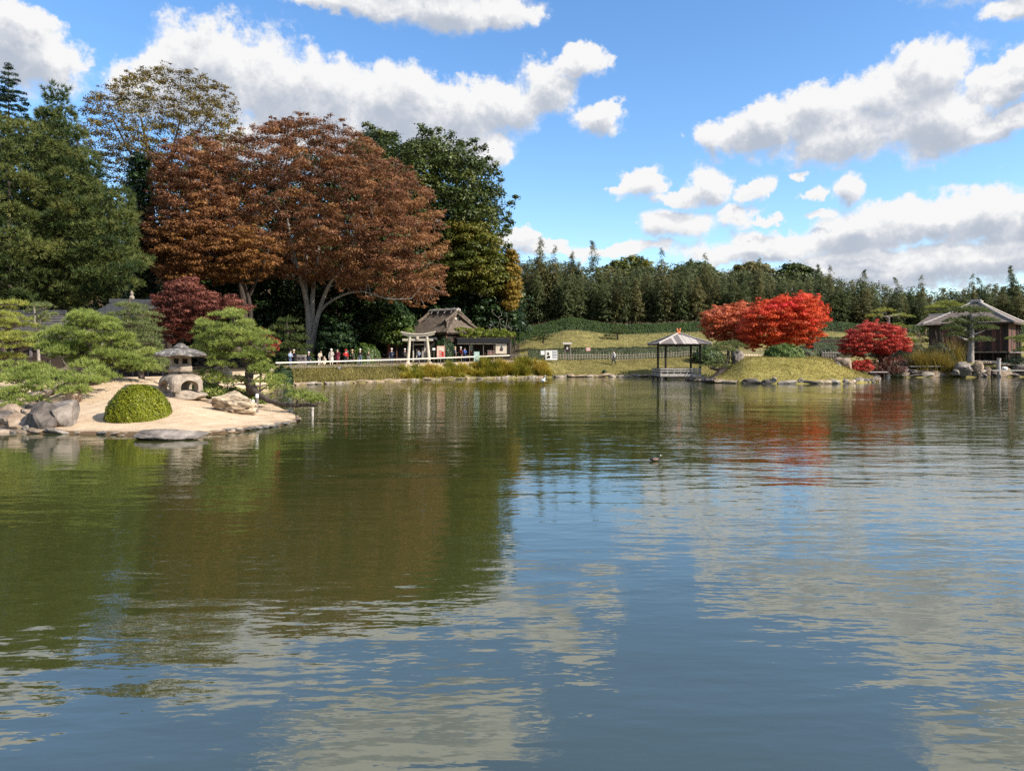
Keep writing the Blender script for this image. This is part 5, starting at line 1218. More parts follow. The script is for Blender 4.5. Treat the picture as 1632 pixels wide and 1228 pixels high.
for s in (1, -1):
    p = [(s * LX, -s * LYd, ez), (s * LX, s * LYd, ez), (s * gx * 1.04, s * gy * 1.0, mz), (s * gx * 1.04, -s * gy * 1.0, mz)]
    thatch_face(p, .28, 'thatch_skirt')
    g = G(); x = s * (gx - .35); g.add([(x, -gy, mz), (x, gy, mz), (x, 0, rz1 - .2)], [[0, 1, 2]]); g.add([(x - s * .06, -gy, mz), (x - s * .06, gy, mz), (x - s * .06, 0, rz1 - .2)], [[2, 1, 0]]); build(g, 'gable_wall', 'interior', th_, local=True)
    g = G(); box(g, (x + s * .05, -.2, mz + .28), (.06, gy * .9, .34)); build(g, 'gable_board', 'cream', th_, local=True)
    for f in (1, -1):
        g = G(); tube(g, [(s * (gx + .18), f * (gy + .55), mz - .25), (s * (gx + .16), f * gy * .5, (mz + rz1) / 2), (s * (gx + .12), 0, rz1 + .1)], .22, 6); build(g, 'barge_roll', 'thatch', th_, local=True)
for i in range(3):
    g = G(); tube(g, [(-gx - .3, -.28 + .28 * i, rz1 + .12 + (.12 if i == 1 else 0)), (gx + .3, -.28 + .28 * i, rz1 + .12 + (.12 if i == 1 else 0))], .13, 6); build(g, 'ridge_pole', 'wood_grey', th_, local=True)
for i in range(4):
    g = G(); x = -gx + .5 + i * (2 * gx - 1) / 3; tube(g, [(x, -.75, rz1 - .35), (x, -.1, rz1 + .34), (x, .1, rz1 + .34), (x, .75, rz1 - .35)], .07, 5); build(g, 'ridge_saddle', 'wood_grey_dark', th_, local=True)
g = G(); box(g, (0, 0, ez / 2 - .1), (2 * LX - 1.4, 2 * LYd - 1.4, ez + .2)); build(g, 'wall', 'wood_dark', th_, local=True)
for i in range(5):
    g = G(); box(g, (-LX + .72 + i * (2 * LX - 1.44) / 4, -LYd + .66, ez / 2), (.18, .18, ez)); build(g, 'post', 'wood_red', th_, local=True)

# open shop with a flat black canopy
SY = 94.5
def zr(py): return zrow(py, SY)
sb = at_ground(770, SY)
shop = thing('shop', 'open fronted shop with a flat black canopy under the wisteria', 'shop', sb)
def sbox(nm, m, px0, px1, py0, py1, y0=0, dy=.1):
    g = G(); box(g, (XW((px0 + px1) / 2, SY), SY + y0 + dy / 2, (zr(py0) + zr(py1)) / 2), ((px1 - px0) * SY / F_PX, dy, (py1 - py0) * SY / F_PX)); return build(g, nm, m, shop)
sbox('canopy', 'black', 729, 812, 539.5, 546.5, -.4, 3.4)
sbox('canopy_edge', 'wood_grey_dark', 728.4, 812.6, 538.8, 539.5, -.46, 3.5)
sbox('fascia', 'cream', 729, 792, 547, 548.4, -.2, .12)
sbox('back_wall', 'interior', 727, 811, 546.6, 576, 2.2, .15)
sbox('side_wall', 'wood_dark', 725, 727, 546.6, 577, -.1, 2.4)
for x in (748, 770, 787, 812.5):
    sbox('post', 'rail_dark', x, x + 1, 546.6, 577, -.2, .08)
sbox('counter', 'cream', 777, 789, 558, 566, .2, .9); sbox('counter_stripe', 'pink', 778.5, 780.5, 559, 565.5, .14, .05); sbox('counter_stripe', 'pink', 784, 786, 559, 565.5, .14, .05)
sbox('shelf', 'wood_grey_dark', 729, 776, 566, 568, .5, .8)
sbox('hanging_cloth', 'camellia' if False else 'teal_sign', 748.5, 752.5, 549, 560, 1.2, .05)
ps = sbox('poster', 'cream', 790, 807.5, 547.5, 563.5, -.16, .07)
for p0, p1, q0, q1, m in ((797.2, 801.8, 554, 559, 'ink'), (798.3, 800.5, 551.5, 553.6, 'ink'), (796.6, 798.4, 556, 558.5, 'red')):
    g = G(); box(g, (XW((p0 + p1) / 2, SY), SY - .172, (zr(q0) + zr(q1)) / 2), ((p1 - p0) * SY / F_PX, .016, (q1 - q0) * SY / F_PX)); build(g, 'print', m, ps)
sbox('low_wall', 'wood_grey_dark', 812, 842, 565, 567, -.3, .2)
# wisteria trellis over the shop
wr = thing('wisteria_trellis', 'yellow green wisteria spread over a trellis above the black canopy', 'trellis', at_ground(735, 97))
rng = np.random.default_rng(430)
c, r = spread_in(rng, [(688, 537), (690, 524), (720, 521), (770, 524), (815, 526), (823, 533), (818, 539), (760, 539), (720, 540)], 96.5, 1.6, 5, 90, .3)
g = G(); clump_leaves(g, rng, c, r, 120, .8, .26, .11, up=.4, tvar=.25); build(g, 'foliage', 'wisteria', wr)
for x in (692, 720, 755, 790, 820):
    for dy in (-1.2, 1.2):
        b0 = at_ground(x, 96.5 + dy); g = G(); tube(g, [b0 - [0, 0, .2], (b0[0], b0[1], zrow(537, 96.5))], .07, 6); build(g, 'post', 'wood_dark', wr)
for dy in (-1.2, 0, 1.2):
    g = G(); tube(g, [P(690, 537.5, 96.5) + [0, dy, 0], P(822, 537.5, 96.5) + [0, dy, 0]], .05, 5); build(g, 'beam', 'wood_dark', wr)
# dark gate building seen through the torii
gb = at_ground(650, 92); gate = thing('gate_house', 'low dark wooden gate building seen through the torii', 'building', gb)
GYd = 92.0
def gbox(nm, m, px0, px1, py0, py1, y0=0, dy=.1):
    g = G(); box(g, (XW((px0 + px1) / 2, GYd), GYd + y0 + dy / 2, (zrow(py0, GYd) + zrow(py1, GYd)) / 2), ((px1 - px0) * GYd / F_PX, dy, (py1 - py0) * GYd / F_PX)); return build(g, nm, m, gate)
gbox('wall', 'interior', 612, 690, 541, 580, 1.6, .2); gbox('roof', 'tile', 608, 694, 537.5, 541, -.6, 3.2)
gbox('orange_panel', 'orange_wall', 616, 621.5, 546, 567, .9, .12)
for x in (624, 631, 657.5, 676): gbox('post', 'wood_red' if x < 640 else 'bamboo_pale', x, x + 1.6, 541, 578, .2, .16)
gbox('lintel', 'cream', 658, 678, 548, 549.4, .1, .14); gbox('sill', 'wood_grey_dark', 612, 690, 578.6, 580, 0, 1.2); gbox('inner_panel', 'cream', 661, 664, 556, 570, 1.4, .08); gbox('inner_panel', 'wood_grey', 670, 673, 553, 571, 1.4, .08)

# roofs of the garden building at the left
def hip_house(label, px0, px1, py_e, py_r, Y, rx, rz, mat, d=2.6):
    b0 = at_ground((px0 + px1) / 2, Y); r = thing('garden_house', label, 'house', b0, rotz=rz)
    w = (px1 - px0) * Y / F_PX / 2; e, t = zrow(py_e, Y) - b0[2], zrow(py_r, Y) - b0[2]
    for i in range(10):
        for f in (1, -1):
            s0, s1 = i / 10 - .01 * (i > 0), (i + 1) / 10
            def q_(sx, s): return np.array([sx * (w + (rx * w - w) * s), -f * d * (1 - s) , e + (t - e) * s ** 1.1])
            qd = [q_(-1, s0) + [0, 0, .05], q_(1, s0) + [0, 0, .05], q_(1, s1), q_(-1, s1)]
            g = G(); slab(g, qd if f > 0 else qd[::-1], .08); build(g, 'tile_course', mat, r, local=True)
            sd = [np.array([f * (w + (rx * w - w) * s), y * d * (1 - s), e + (t - e) * s ** 1.1 + dz]) for s, y, dz in ((s0, -1, .05), (s0, 1, .05), (s1, 1, 0), (s1, -1, 0))]
            g = G(); slab(g, sd if f > 0 else sd[::-1], .08); build(g, 'tile_course', mat, r, local=True)
    g = G(); box(g, (0, 0, t + .12), (2 * w * rx + .4, .3, .3)); build(g, 'ridge', 'tile', r, local=True)
    g = G(); box(g, (0, 0, e / 2), (2 * w - 1, 2 * d - 1.2, e)); build(g, 'wall', 'wood_dark', r, local=True)
    for i in range(6):
        g = G(); box(g, (-w + .5 + i * (2 * w - 1) / 5, -d + .56, e / 2), (.14, .1, e)); build(g, 'post', 'wood_grey_dark', r, local=True)
    return r, t
h1, t1 = hip_house('grey tiled garden house half hidden behind the dusky layered pine', 148, 272, 514, 482, 60, .45, RAD(18), 'tile', 3.4)
g = G(); lathe(g, [(.16, t1 + .25), (.22, t1 + .4), (.10, t1 + .6), (.14, t1 + .75), (.02, t1 + .95)], 10); build(g, 'finial', 'granite', h1, local=True)
h2, t2 = hip_house('low grey shingled garden house behind the left pines', -40, 118, 542, 500, 52, .75, RAD(4), 'dull_roof', 3.0)
# dark slatted fence below it
fe = thing('slat_fence', 'dark slatted wooden fence behind the pines at the left', 'fence', at_ground(70, 47))
base = at_ground(70, 47)
for i in range(34):
    x = XW(-10 + i * 4.0, 47); g = G(); box(g, (x, 47, base[2] + .75), (.09, .05, 1.5)); build(g, 'slat', 'wood_dark', fe)
for zz in (.35, 1.35):
    g = G(); box(g, (XW(56, 47), 47.05, base[2] + zz), (5.5, .05, .08)); build(g, 'rail', 'wood_grey_dark', fe)
sp_ = thing('stone_pillar', 'short pinkish stone pillar under the sprawling pine', 'pillar', (XW(182, 39), 39, iz(XW(182, 39), 39)))
g = G(); v, f = rock_geo((.16, .16, .5), 77, small=True, lo=.8); g.add(v + [0, 0, .35], f); build(g, 'shaft', 'granite', sp_, local=True)
g = G(); box(g, (0, 0, .86), (.42, .42, .12), taper=.8); build(g, 'cap', 'granite', sp_, local=True)

# ================================================================== TORII
TOY = 85.0; tb = at_ground(666, TOY); tz = lambda py: zrow(py, TOY) - tb[2]; tX = lambda px: XW(px, TOY) - tb[0]
torii = thing('torii', 'pale stone torii gate at the edge of the walk', 'torii', tb)
for s, xb, xt in ((-1, 649.3, 653.2), (1, 684.3, 680.2)):
    g = G(); tube(g, [(tX(xb), 0, -.2), (tX((xb + xt) / 2), 0, tz(558)), (tX(xt), 0, tz(536.4))], [.20, .185, .165], 12); build(g, 'pillar', 'torii_stone', torii, local=True, smooth=True)
    g = G(); lathe(g, [(.30, -.1), (.30, .14), (.24, .2)], 12, (tX(xb), 0, 0)); build(g, 'pillar_base', 'torii_stone', torii, local=True)
def beam(x0, x1, zc, h, d, curve, nm, n=12):
    g = G(); xs_ = np.linspace(x0, x1, n); v = []
    for x in xs_:
        z = zc + curve * (abs(2 * (x - x0) / (x1 - x0) - 1) ** 2.2); v += [(x, -d / 2, z - h / 2), (x, d / 2, z - h / 2), (x, d / 2, z + h / 2), (x, -d / 2, z + h / 2)]
    f = [[i * 4 + j, i * 4 + (j + 1) % 4, i * 4 + 4 + (j + 1) % 4, i * 4 + 4 + j] for i in range(n - 1) for j in range(4)] + [[0, 3, 2, 1], [n * 4 - 4, n * 4 - 3, n * 4 - 2, n * 4 - 1]]
    g.add(v, f); build(g, nm, 'torii_stone', torii, local=True)
beam(tX(639.3), tX(693.5), tz(532.2), .19, .52, .26, 'top_lintel'); beam(tX(641), tX(691.8), tz(535.2), .17, .36, .22, 'under_lintel')
beam(tX(641.5), tX(690), tz(541.4), .24, .24, 0, 'tie_beam')
g = G(); box(g, (0, -.16, tz(538.2)), (.26, .1, .34)); build(g, 'plaque', 'cream', torii, local=True)

# ================================================================== RAILS AND FENCES
def rail_pts():
    return [P(x, y, Y) for x, y, Y in ((439, 578.3, 66), (520, 576.2, 72.4), (640, 572.8, 80.9), (760, 568.3, 90.6), (812, 566.3, 93))]
rp = np.array(rail_pts()); rail = thing('handrail', 'long pale bamboo handrail running along the walk above the bank', 'handrail', (rp[0][0], rp[0][1], gz(rp[0][0], rp[0][1])))
tt = np.linspace(0, 4, 41); fine = np.stack([np.interp(tt, range(5), rp[:, i]) for i in range(3)], 1)
g = G(); tube(g, fine, .075, 8); build(g, 'rail', 'bamboo_pale', rail)
g = G(); low = fine.copy(); low[:, 2] = ground_z(low[:, 0], low[:, 1] ) + .18; tube(g, low + [0, .02, 0], .03, 6); build(g, 'lower_rail', 'fence', rail)
for x in (446, 475, 503, 537, 570, 602, 638, 668, 702, 735, 768, 800):
    t = np.interp(x, CX + F_PX * fine[:, 0] / fine[:, 1], tt); p = np.array([np.interp(t, tt, fine[:, i]) for i in range(3)])
    g = G(); tube(g, [(p[0], p[1], gz(p[0], p[1]) - .2), (p[0], p[1], p[2] - .05)], .055, 7); build(g, 'post', 'rail_dark', rail)
wf = thing('low_fence', 'low thin wire fence along the top of the bank in front of the handrail', 'fence', at_ground(455, 66.0))
ws = [at_ground(x, float(np.interp(x, SPX, SPY)) + 2.9) for x in range(428, 640, 13)]
for p in ws:
    g = G(); tube(g, [p - [0, 0, .15], p + [0, 0, .34]], .022, 5); build(g, 'stake', 'rail_dark', wf)
g = G(); tube(g, [p + [0, 0, .33] for p in ws], .016, 5); build(g, 'wire', 'wood_grey', wf)
def picket(label, pxs, Yf, h, zoff=0, w=.07, mat='fence'):
    r = thing('picket_fence', label, 'fence', at_ground(pxs[0], Yf(pxs[0])))
    g = G(); tube(g, [(0, 0, 0), (0, 0, h)], w / 2, 5); me = None
    tops = []
    for i, px in enumerate(pxs):
        b0 = at_ground(px, Yf(px)) + [0, 0, zoff]; tops.append(b0)
        if me is None:
            o = build(g, 'picket', mat, r, local=True); me = o
        else: o = share(me, r, (0, 0, 0))
        o.location = [float(q) for q in (b0 - WL[r.name])]; o.scale = (1, 1, random.Random(i).uniform(.9, 1.12))
    for k in (.38, .72):
        g = G(); tube(g, [t + [0, -.03, h * k] for t in tops], .03, 5); build(g, 'rail', mat, r)
    return r
rnd = random.Random(5)
picket('long low bamboo picket fence along the path behind the pavilion', [889 + 4.3 * i + rnd.uniform(-.5, .5) for i in range(60)], lambda px: np.interp(px, [880, 1000, 1150], [100.8, 102.8, 103.5]), .95)
picket('bamboo picket fence behind the red maple on the island', [1150 + 4.2 * i + rnd.uniform(-.5, .5) for i in range(46)], lambda px: 101.5, .9, .1)
picket('short grey lattice fence left of the crimson maple', [1310 + 2.6 * i for i in range(14)], lambda px: 99.5, 1.0, .1, mat='wood_grey')
pf = thing('picket_fence', 'low dark picket fence between the visitors and the torii', 'fence', at_ground(600, 83))
for i in range(24):
    b0 = at_ground(585 + i * 2.6, 83); g = G(); tube(g, [b0, b0 + [0, 0, .8]], .03, 5); build(g, 'picket', 'rail_dark', pf)
for zz in (.3, .65):
    g = G(); tube(g, [at_ground(584, 83) + [0, -.02, zz], at_ground(646, 83) + [0, -.02, zz]], .025, 5); build(g, 'rail', 'rail_dark', pf)

# ================================================================== SIGNS
def board(name, label, cat, px0, px1, py0, py1, Y, mat, legs=True, prints=(), th=.05, legmat='rail_dark', frame=None):
    b0 = at_ground((px0 + px1) / 2, Y); r = thing(name, label, cat, b0); s = Y / F_PX
    g = G(); box(g, P((px0 + px1) / 2, (py0 + py1) / 2, Y), ((px1 - px0) * s, th, (py1 - py0) * s)); bo = build(g, 'panel', mat, r)
    for (a0, a1, c0, c1, m) in prints:
        g = G(); box(g, P((a0 + a1) / 2, (c0 + c1) / 2, Y) - [0, th / 2 + .006, 0], ((a1 - a0) * s, .014, (c1 - c0) * s)); build(g, 'print', m, bo)
    if frame:
        for (a0, a1, c0, c1) in ((px0 - .5, px1 + .5, py0 - .7, py0), (px0 - .5, px1 + .5, py1, py1 + .7), (px0 - .7, px0, py0, py1), (px1, px1 + .7, py0, py1)):
            g = G(); box(g, P((a0 + a1) / 2, (c0 + c1) / 2, Y), ((a1 - a0) * s, th + .03, (c1 - c0) * s)); build(g, 'frame', frame, r)
    if legs:
        for x in ((px0 + 1, px1 - 1) if px1 - px0 > 8 else ((px0 + px1) / 2,)):
            q = P(x, py1, Y); g = G(); tube(g, [(q[0], Y + .05, gz(q[0], Y) - .15), (q[0], Y + .05, q[2] + .3)], .03, 6); build(g, 'leg', legmat, r)
    return r
pr = [(871.5 + .0 + 2.2 * i, 873 + 2.2 * i, 561 + 2.3 * (i % 3), 563.6 + 2.3 * ((i * 2) % 3), 'pink' if i % 2 else 'cream') for i in range(3)]
board('map_board', 'wide white information board with pictures at the top of the bank', 'sign', 869.6, 888, 558.3, 573, 96, 'white', True,
      [(870.5, 877.6, 559.2, 572, 'paper')] + [(872, 875, 561.5, 566, 'pink'), (873, 876.8, 567, 570.5, 'cream'), (871.2, 873, 568, 571, 'pink')] + [(880, 887, 560 + 2.3 * i, 560.9 + 2.3 * i, 'ink') for i in range(5)], frame='wood_grey')
board('small_sign', 'small blank white square sign left of the information board', 'sign', 861.8, 868, 558.8, 565.2, 95.5, 'white', True)
board('round_sign', 'small round topped white sign on a thin pole beside the torii', 'sign', 689.3, 693.7, 554.3, 558, 86.5, 'white', True)
board('pink_sign', 'small pink square sign standing in front of the low hedge', 'sign', 934, 941, 553.5, 559.3, 101.5, 'pink', True, [(935, 940, 554.5, 555.3, 'white'), (935, 940, 556, 556.6, 'white'), (935, 940, 557.4, 558, 'white')])
board('teal_sign', 'pale green notice board on the handrail in front of the shop', 'sign', 755.4, 764, 560.2, 576.6, 90.2, 'teal_sign', False, [(757, 762.5, 562.5, 563.5, 'white'), (757, 762.5, 565, 566, 'white'), (757, 761, 567.5, 568.3, 'white'), (758, 762, 571, 573, 'white')])
board('photo_board', 'cream standing board printed with a figure in a pink robe', 'board', 697, 708.5, 551.6, 568.4, 89.5, 'cream', True,
      [(699.5, 703.5, 558, 568, 'pink'), (700, 702.4, 554.6, 557.4, 'paper'), (703.8, 707.4, 560, 568, 'red'), (704, 706.2, 556, 559.4, 'paper'), (702.5, 704.2, 563, 566, 'white')], frame='pink')
nb = at_ground(904, 102.5); nt_ = thing('notice_kiosk', 'dark green notice kiosk with a little pale roof behind the picket fence', 'notice board', nb); s97 = 102.5 / F_PX
for x in (900, 908.8):
    q = at_ground(x, 102.5); g = G(); tube(g, [q - [0, 0, .2], (q[0], 102.5, zrow(549, 102.5))], .09, 8); build(g, 'post', 'rail_dark' if x < 905 else 'wood_grey_dark', nt_)
g = G(); box(g, P(903.5, 555, 102.55), (7.5 * s97, .1, 11 * s97)); build(g, 'panel', 'hedge' if False else 'wood_dark', nt_)
g = G(); box(g, P(904, 554, 102.46), (2.6 * s97, .03, 4.6 * s97)); build(g, 'notice', 'paper', nt_)
g = G(); q = P(904, 547.6, 102.5); slab(g, [q + [-.62, -.5, -.05], q + [.62, -.5, -.05], q + [.62, .1, .16], q + [-.62, .1, .16]], .06); slab(g, [q + [-.62, .1, .16], q + [.62, .1, .16], q + [.62, .6, -.02], q + [-.62, .6, -.02]], .06); build(g, 'roof', 'wood_grey', nt_)
# bins by the walk
for i, px in enumerate((477.5, 484)):
    b0 = at_ground(px, 71.5); r = thing('litter_bin', 'grey litter bin %s beside the visitors' % ('on the left of a pair' if i == 0 else 'on the right of a pair'), 'bin', b0, 'pair of litter bins')
    g = G(); box(g, (0, 0, .55), (.40, .42, 1.1)); build(g, 'body', 'wood_grey_dark', r, local=True)
    g = G(); box(g, (0, 0, 1.15), (.44, .46, .1)); build(g, 'lid', 'wood_grey', r, local=True)
    g = G(); box(g, (0, -.215, .86), (.24, .012, .16)); build(g, 'slot', 'black', r, local=True)
lb = at_ground(541, 72.6); r = thing('garden_spotlight', 'small black spotlight box on the grassy bank', 'spotlight', lb + [0, 0, -.05])
g = G(); box(g, (0, 0, .28), (.34, .24, .26)); build(g, 'housing', 'black', r, local=True); g = G(); tube(g, [(0, 0, -.1), (0, 0, .18)], .03, 6); build(g, 'stake', 'black', r, local=True)
g = G(); box(g, (0, -.125, .28), (.26, .02, .18)); build(g, 'lens', 'wood_grey', r, local=True)

# ================================================================== STONE LANTERN
LYp = 30.8; lc = np.array([XW(288, LYp), LYp, 0.0]); lc[2] = zrow(622.5, LYp)
lan = thing('stone_lantern', 'broad stone lantern with umbrella roof and arched base on the sand', 'stone lantern', lc, rotz=RAD(53)); lan.scale = (.95, .95, .93)
Sx = LYp / F_PX
Hb = 28.5 * Sx          # height of the arched base
def hollow_dome():
    bm = bmesh.new(); n = 32; rings = 9
    prof = [(.815, 0), (.815, Hb * .30), (.805, Hb * .50), (.775, Hb * .66), (.715, Hb * .80), (.62, Hb * .91), (.52, Hb * .975), (.46, Hb)]
    g = G(); sq = []
    th = np.arange(48) / 48 * 2 * math.pi
    k = 1 / (np.abs(np.cos(th)) ** 5 + np.abs(np.sin(th)) ** 5) ** (1 / 5)
    v = []
    for r_, z in prof: v.append(np.stack([r_ * k * np.cos(th) * .92, r_ * k * np.sin(th) * .92, np.full(48, z)], 1))
    v = np.concatenate(v); m = len(prof)
    f = [[i * 48 + j, i * 48 + (j + 1) % 48, (i + 1) * 48 + (j + 1) % 48, (i + 1) * 48 + j] for i in range(m - 1) for j in range(48)]
    bv = [bm.verts.new(p) for p in v]
    for q in f: bm.faces.new([bv[i] for i in q])
    bm.faces.new([bv[(m - 1) * 48 + j] for j in range(48)]); bm.faces.new([bv[j] for j in range(47, -1, -1)])
    me = bpy.data.meshes.new('arched_base'); bm.to_mesh(me); bm.free(); return me
base_o = bpy.data.objects.new('arched_base', hollow_dome()); COL.objects.link(base_o)
cuts = []
for ax in (0, 1):
    g = G(); aw, ah = .40, Hb * .64; pts = [(-aw, -.2), (aw, -.2), (aw, ah * .40)] + [(aw * math.cos(t), ah * .40 + ah * .60 * math.sin(t)) for t in np.linspace(0, math.pi, 14)[1:-1]] + [(-aw, ah * .40)]
    n = len(pts); v = [(p[0], -1.5, p[1]) for p in pts] + [(p[0], 1.5, p[1]) for p in pts]
    if ax: v = [(-y, x, z) for x, y, z in v]
    me = bpy.data.meshes.new('cut'); me.from_pydata(v, [], [list(range(n))[::1]] + [list(range(2 * n - 1, n - 1, -1))] + [[i, i + n, (i + 1) % n + n, (i + 1) % n] for i in range(n)]); bm = bmesh.new(); bm.from_mesh(me); bmesh.ops.recalc_face_normals(bm, faces=bm.faces); bm.to_mesh(me); bm.free()
    o = bpy.data.objects.new('cut', me); COL.objects.link(o); cuts.append(o)
    md = base_o.modifiers.new('b', 'BOOLEAN'); md.operation = 'DIFFERENCE'; md.object = o; md.solver = 'EXACT'
dg = bpy.context.evaluated_depsgraph_get()
me = bpy.data.meshes.new_from_object(base_o.evaluated_get(dg)); base_o.modifiers.clear(); base_o.data = me
for o in cuts: bpy.data.objects.remove(o)
me.materials.clear(); me.materials.append(M['granite']); base_o.parent = lan; WL[base_o.name] = WL[lan.name]
zP = Hb
g = G(); lathe(g, [(.40, zP), (.42, zP + .06), (.38, zP + .10)], 24, ngon=6); build(g, 'neck', 'granite_dark', lan, local=True)
z2 = zP + .10; g = G(); lathe(g, [(.50, z2), (.535, z2 + .05), (.535, z2 + .22), (.50, z2 + .27)], 24, ngon=6); build(g, 'platform', 'granite', lan, local=True)
z3 = z2 + .27
fbx = thing  # (fire box: six posts under a ring)
for i in range(6):
    t = i * math.pi / 3; g = G(); box(g, (.40 * math.cos(t), .40 * math.sin(t), z3 + .20), (.10, .14, .40), rz=t); build(g, 'fire_box_post', 'granite', lan, local=True)
    t2 = t + math.pi / 6; g = G(); box(g, (.345 * math.cos(t2), .345 * math.sin(t2), z3 + .04), (.07, .36, .09), rz=t2); box(g, (.345 * math.cos(t2), .345 * math.sin(t2), z3 + .365), (.07, .36, .07), rz=t2); build(g, 'fire_box_sill', 'granite', lan, local=True)
g = G(); lathe(g, [(.22, z3), (.22, z3 + .4)], 12); build(g, 'fire_box_core', 'interior', lan, local=True)
z4 = z3 + .40
g = G(); lathe(g, [(.55, z4), (1.02, z4 + .015), (1.10, z4 + .05), (1.085, z4 + .11), (.93, z4 + .21), (.70, z4 + .31), (.45, z4 + .375), (.32, z4 + .39)], 48, ngon=None)
v = g.v[0].copy(); t = np.arctan2(v[:, 1], v[:, 0]); rr = np.hypot(v[:, 0], v[:, 1]); kk = 1 + .035 * np.cos(6 * t) * (rr > .5); v[:, 0] *= kk; v[:, 1] *= kk; v[:, 2] += .03 * np.cos(6 * t) * (rr > .8); g.v[0] = v
build(g, 'umbrella_roof', 'granite_dark', lan, local=True, smooth=False)
z5 = z4 + .39; g = G(); lathe(g, [(.30, z5 - .03), (.33, z5 + .02), (.31, z5 + .08), (.22, z5 + .12), (.18, z5 + .17), (.10, z5 + .215), (.02, z5 + .23)], 20); build(g, 'cap_stone', 'granite_dark', lan, local=True)
rock('foundation_stone', 'low flat stone slab under the stone lantern', lc + [-.05, .1, -.20], (.98, .9, .22), 501, 'granite', RAD(20), rough=.04, lo=.72)
rock('flat_rock', 'flat brown rock lying right of the lantern base', (XW(338, 31.2), 31.2, iz(XW(338, 31.2), 31.2)), (.85, .5, .14), 502, 'rock_brown')
# ================================================================== ROCKS
def isl_rock(name, label, px, py, Y, sx, sy, sz, seed, mat, rz=0, **kw):
    x = XW(px, Y); return rock(name, label, (x, Y, zrow(py, Y)), (sx, sy, sz), seed, mat, RAD(rz), **kw)
isl_rock('boulder', 'big pale grey boulder with a flat sloping face at the left of the sand', 95, 664, 24.4, .62, .55, .62, 3, 'rock_grey', 20, lo=.55, planes=10, rough=.03, hi_res=True)
isl_rock('boulder', 'dark grey pointed boulder leaning against the big pale boulder', 64, 668, 24.0, .52, .5, .52, 514, 'rock_dark', -10, lo=.6, planes=9, rough=.04)
isl_rock('boulder', 'low pinkish boulder left of the dark pointed boulder', 34, 677, 24.4, .60, .55, .34, 515, 'rock_brown', 0, planes=9)
isl_rock('boulder', 'dark rounded boulder at the far left waterside', 8, 668, 25.0, .5, .5, .28, 516, 'rock_dark')
isl_rock('boulder', 'small brown boulder behind the pale boulder under the pine', 48, 662, 25.2, .34, .4, .34, 517, 'rock_brown')
isl_rock('boulder', 'pale pink boulder under the low pine boughs', 114, 630, 28.5, .34, .35, .30, 518, 'rock_brown')
isl_rock('boulder', 'upright brown stone on the sandy rise left of the pine trunk', 116, 604, 32, .32, .32, .42, 519, 'rock_brown')
isl_rock('boulder', 'dark flat stone shaded under the pine', 82, 600, 33, .7, .5, .22, 520, 'rock_dark')
isl_rock('boulder', 'brown mossy stone under the lowest left pine boughs', 22, 656, 26.4, .42, .36, .26, 524, 'rock_brown')
isl_rock('boulder', 'long low dark stone left of the pale boulder behind the others', 62, 650, 26.8, .50, .34, .20, 525, 'rock_dark')
isl_rock('boulder', 'small rounded grey stone between the two waterside boulders', 47, 683, 23.9, .24, .2, .16, 526, 'rock_grey')
isl_rock('boulder', 'flat brown stone cut by the left edge', 8, 690, 24, .6, .4, .12, 521, 'rock_brown')
isl_rock('layered_rock', 'tan rock with tilted layers lying on the sand right of the lantern', 374, 643, 28.0, .92, .62, .50, 504, 'rock_strata', 6, strata=.10, rough=.05, planes=12, lo=.6, hi_res=True)
isl_rock('flat_rock', 'long flat grey rock lying in the water in front of the sand', 265, 693, 21.9, 1.0, .45, .17, 505, 'rock_grey', 3, lo=.6, planes=9, rough=.05, hi_res=True)
isl_rock('boulder', 'pale boulder behind the lantern pine trunk', 352, 596, 35.5, .55, .4, .42, 522, 'rock_tan')
isl_rock('boulder', 'grey boulder left of the lantern pine trunk', 340, 606, 35, .4, .4, .34, 523, 'rock_grey')
# right side rocks
def rrk(label, px, py, Y, sx, sy, sz, seed, mat, rz=0, name='boulder', **kw): return isl_rock(name, label, px, py, Y, sx, sy, sz, seed, mat, rz, **kw)
rrk('upright pale rock beside the leaning pine on the island', 1173, 571, 75, .74, .6, 1.25, 77, 'rock_grey', 30, lo=.5, planes=9, rough=.06, hi_res=True)
rrk('sloping brown rock with a white foot at the right of the island lawn', 1346, 580, 76.5, 1.05, .7, .78, 532, 'rock_brown', -25, lo=.6, planes=9)
rrk('small white stone lying on the island lawn', 1204, 585, 72.5, .32, .2, .14, 533, 'white')
rrk('small white stone at the foot of the sloping brown rock', 1335, 583, 75.2, .42, .3, .38, 534, 'rock_grey')
rrk('big boulder at the waterside under the pale trunked pine', 1538, 588, 91.2, 1.35, .9, .85, 535, 'rock_grey', 10, lo=.6, planes=10)
rrk('reddish boulder beside the big waterside boulder', 1558, 587, 91.0, 1.0, .8, .85, 536, 'rock_brown', 30, lo=.6, planes=10)
rrk('round dark boulder at the right edge of the shore', 1626, 587, 91.8, .9, .7, .75, 537, 'rock_dark')
rrk('pale flat stone on the shore behind the white post', 1600, 581, 95.5, 1.6, .8, .30, 538, 'rock_tan')
rrk('long pale ledge stone below the tea house', 1572, 578, 96, 2.0, .8, .34, 539, 'rock_tan', 4)
rrk('blue grey stone beside the white post', 1602, 587, 92.6, .4, .3, .32, 540, 'white')
rrk('low grey stone half under the green gold grass', 1522, 594, 90.3, .55, .4, .38, 541, 'rock_grey')
rrk('flat pale stone at the tip of the island by the pavilion', 1118, 607, 75.5, .8, .5, .22, 542, 'rock_tan')
rrk('flat dark rock in the water under the leaning pine', 1108, 604, 78.5, 1.0, .7, .3, 543, 'rock_dark')
rrk('flat brown landing stone at the right end of the island', 1378, 604.5, 73.5, 1.0, .6, .2, 544, 'rock_brown')
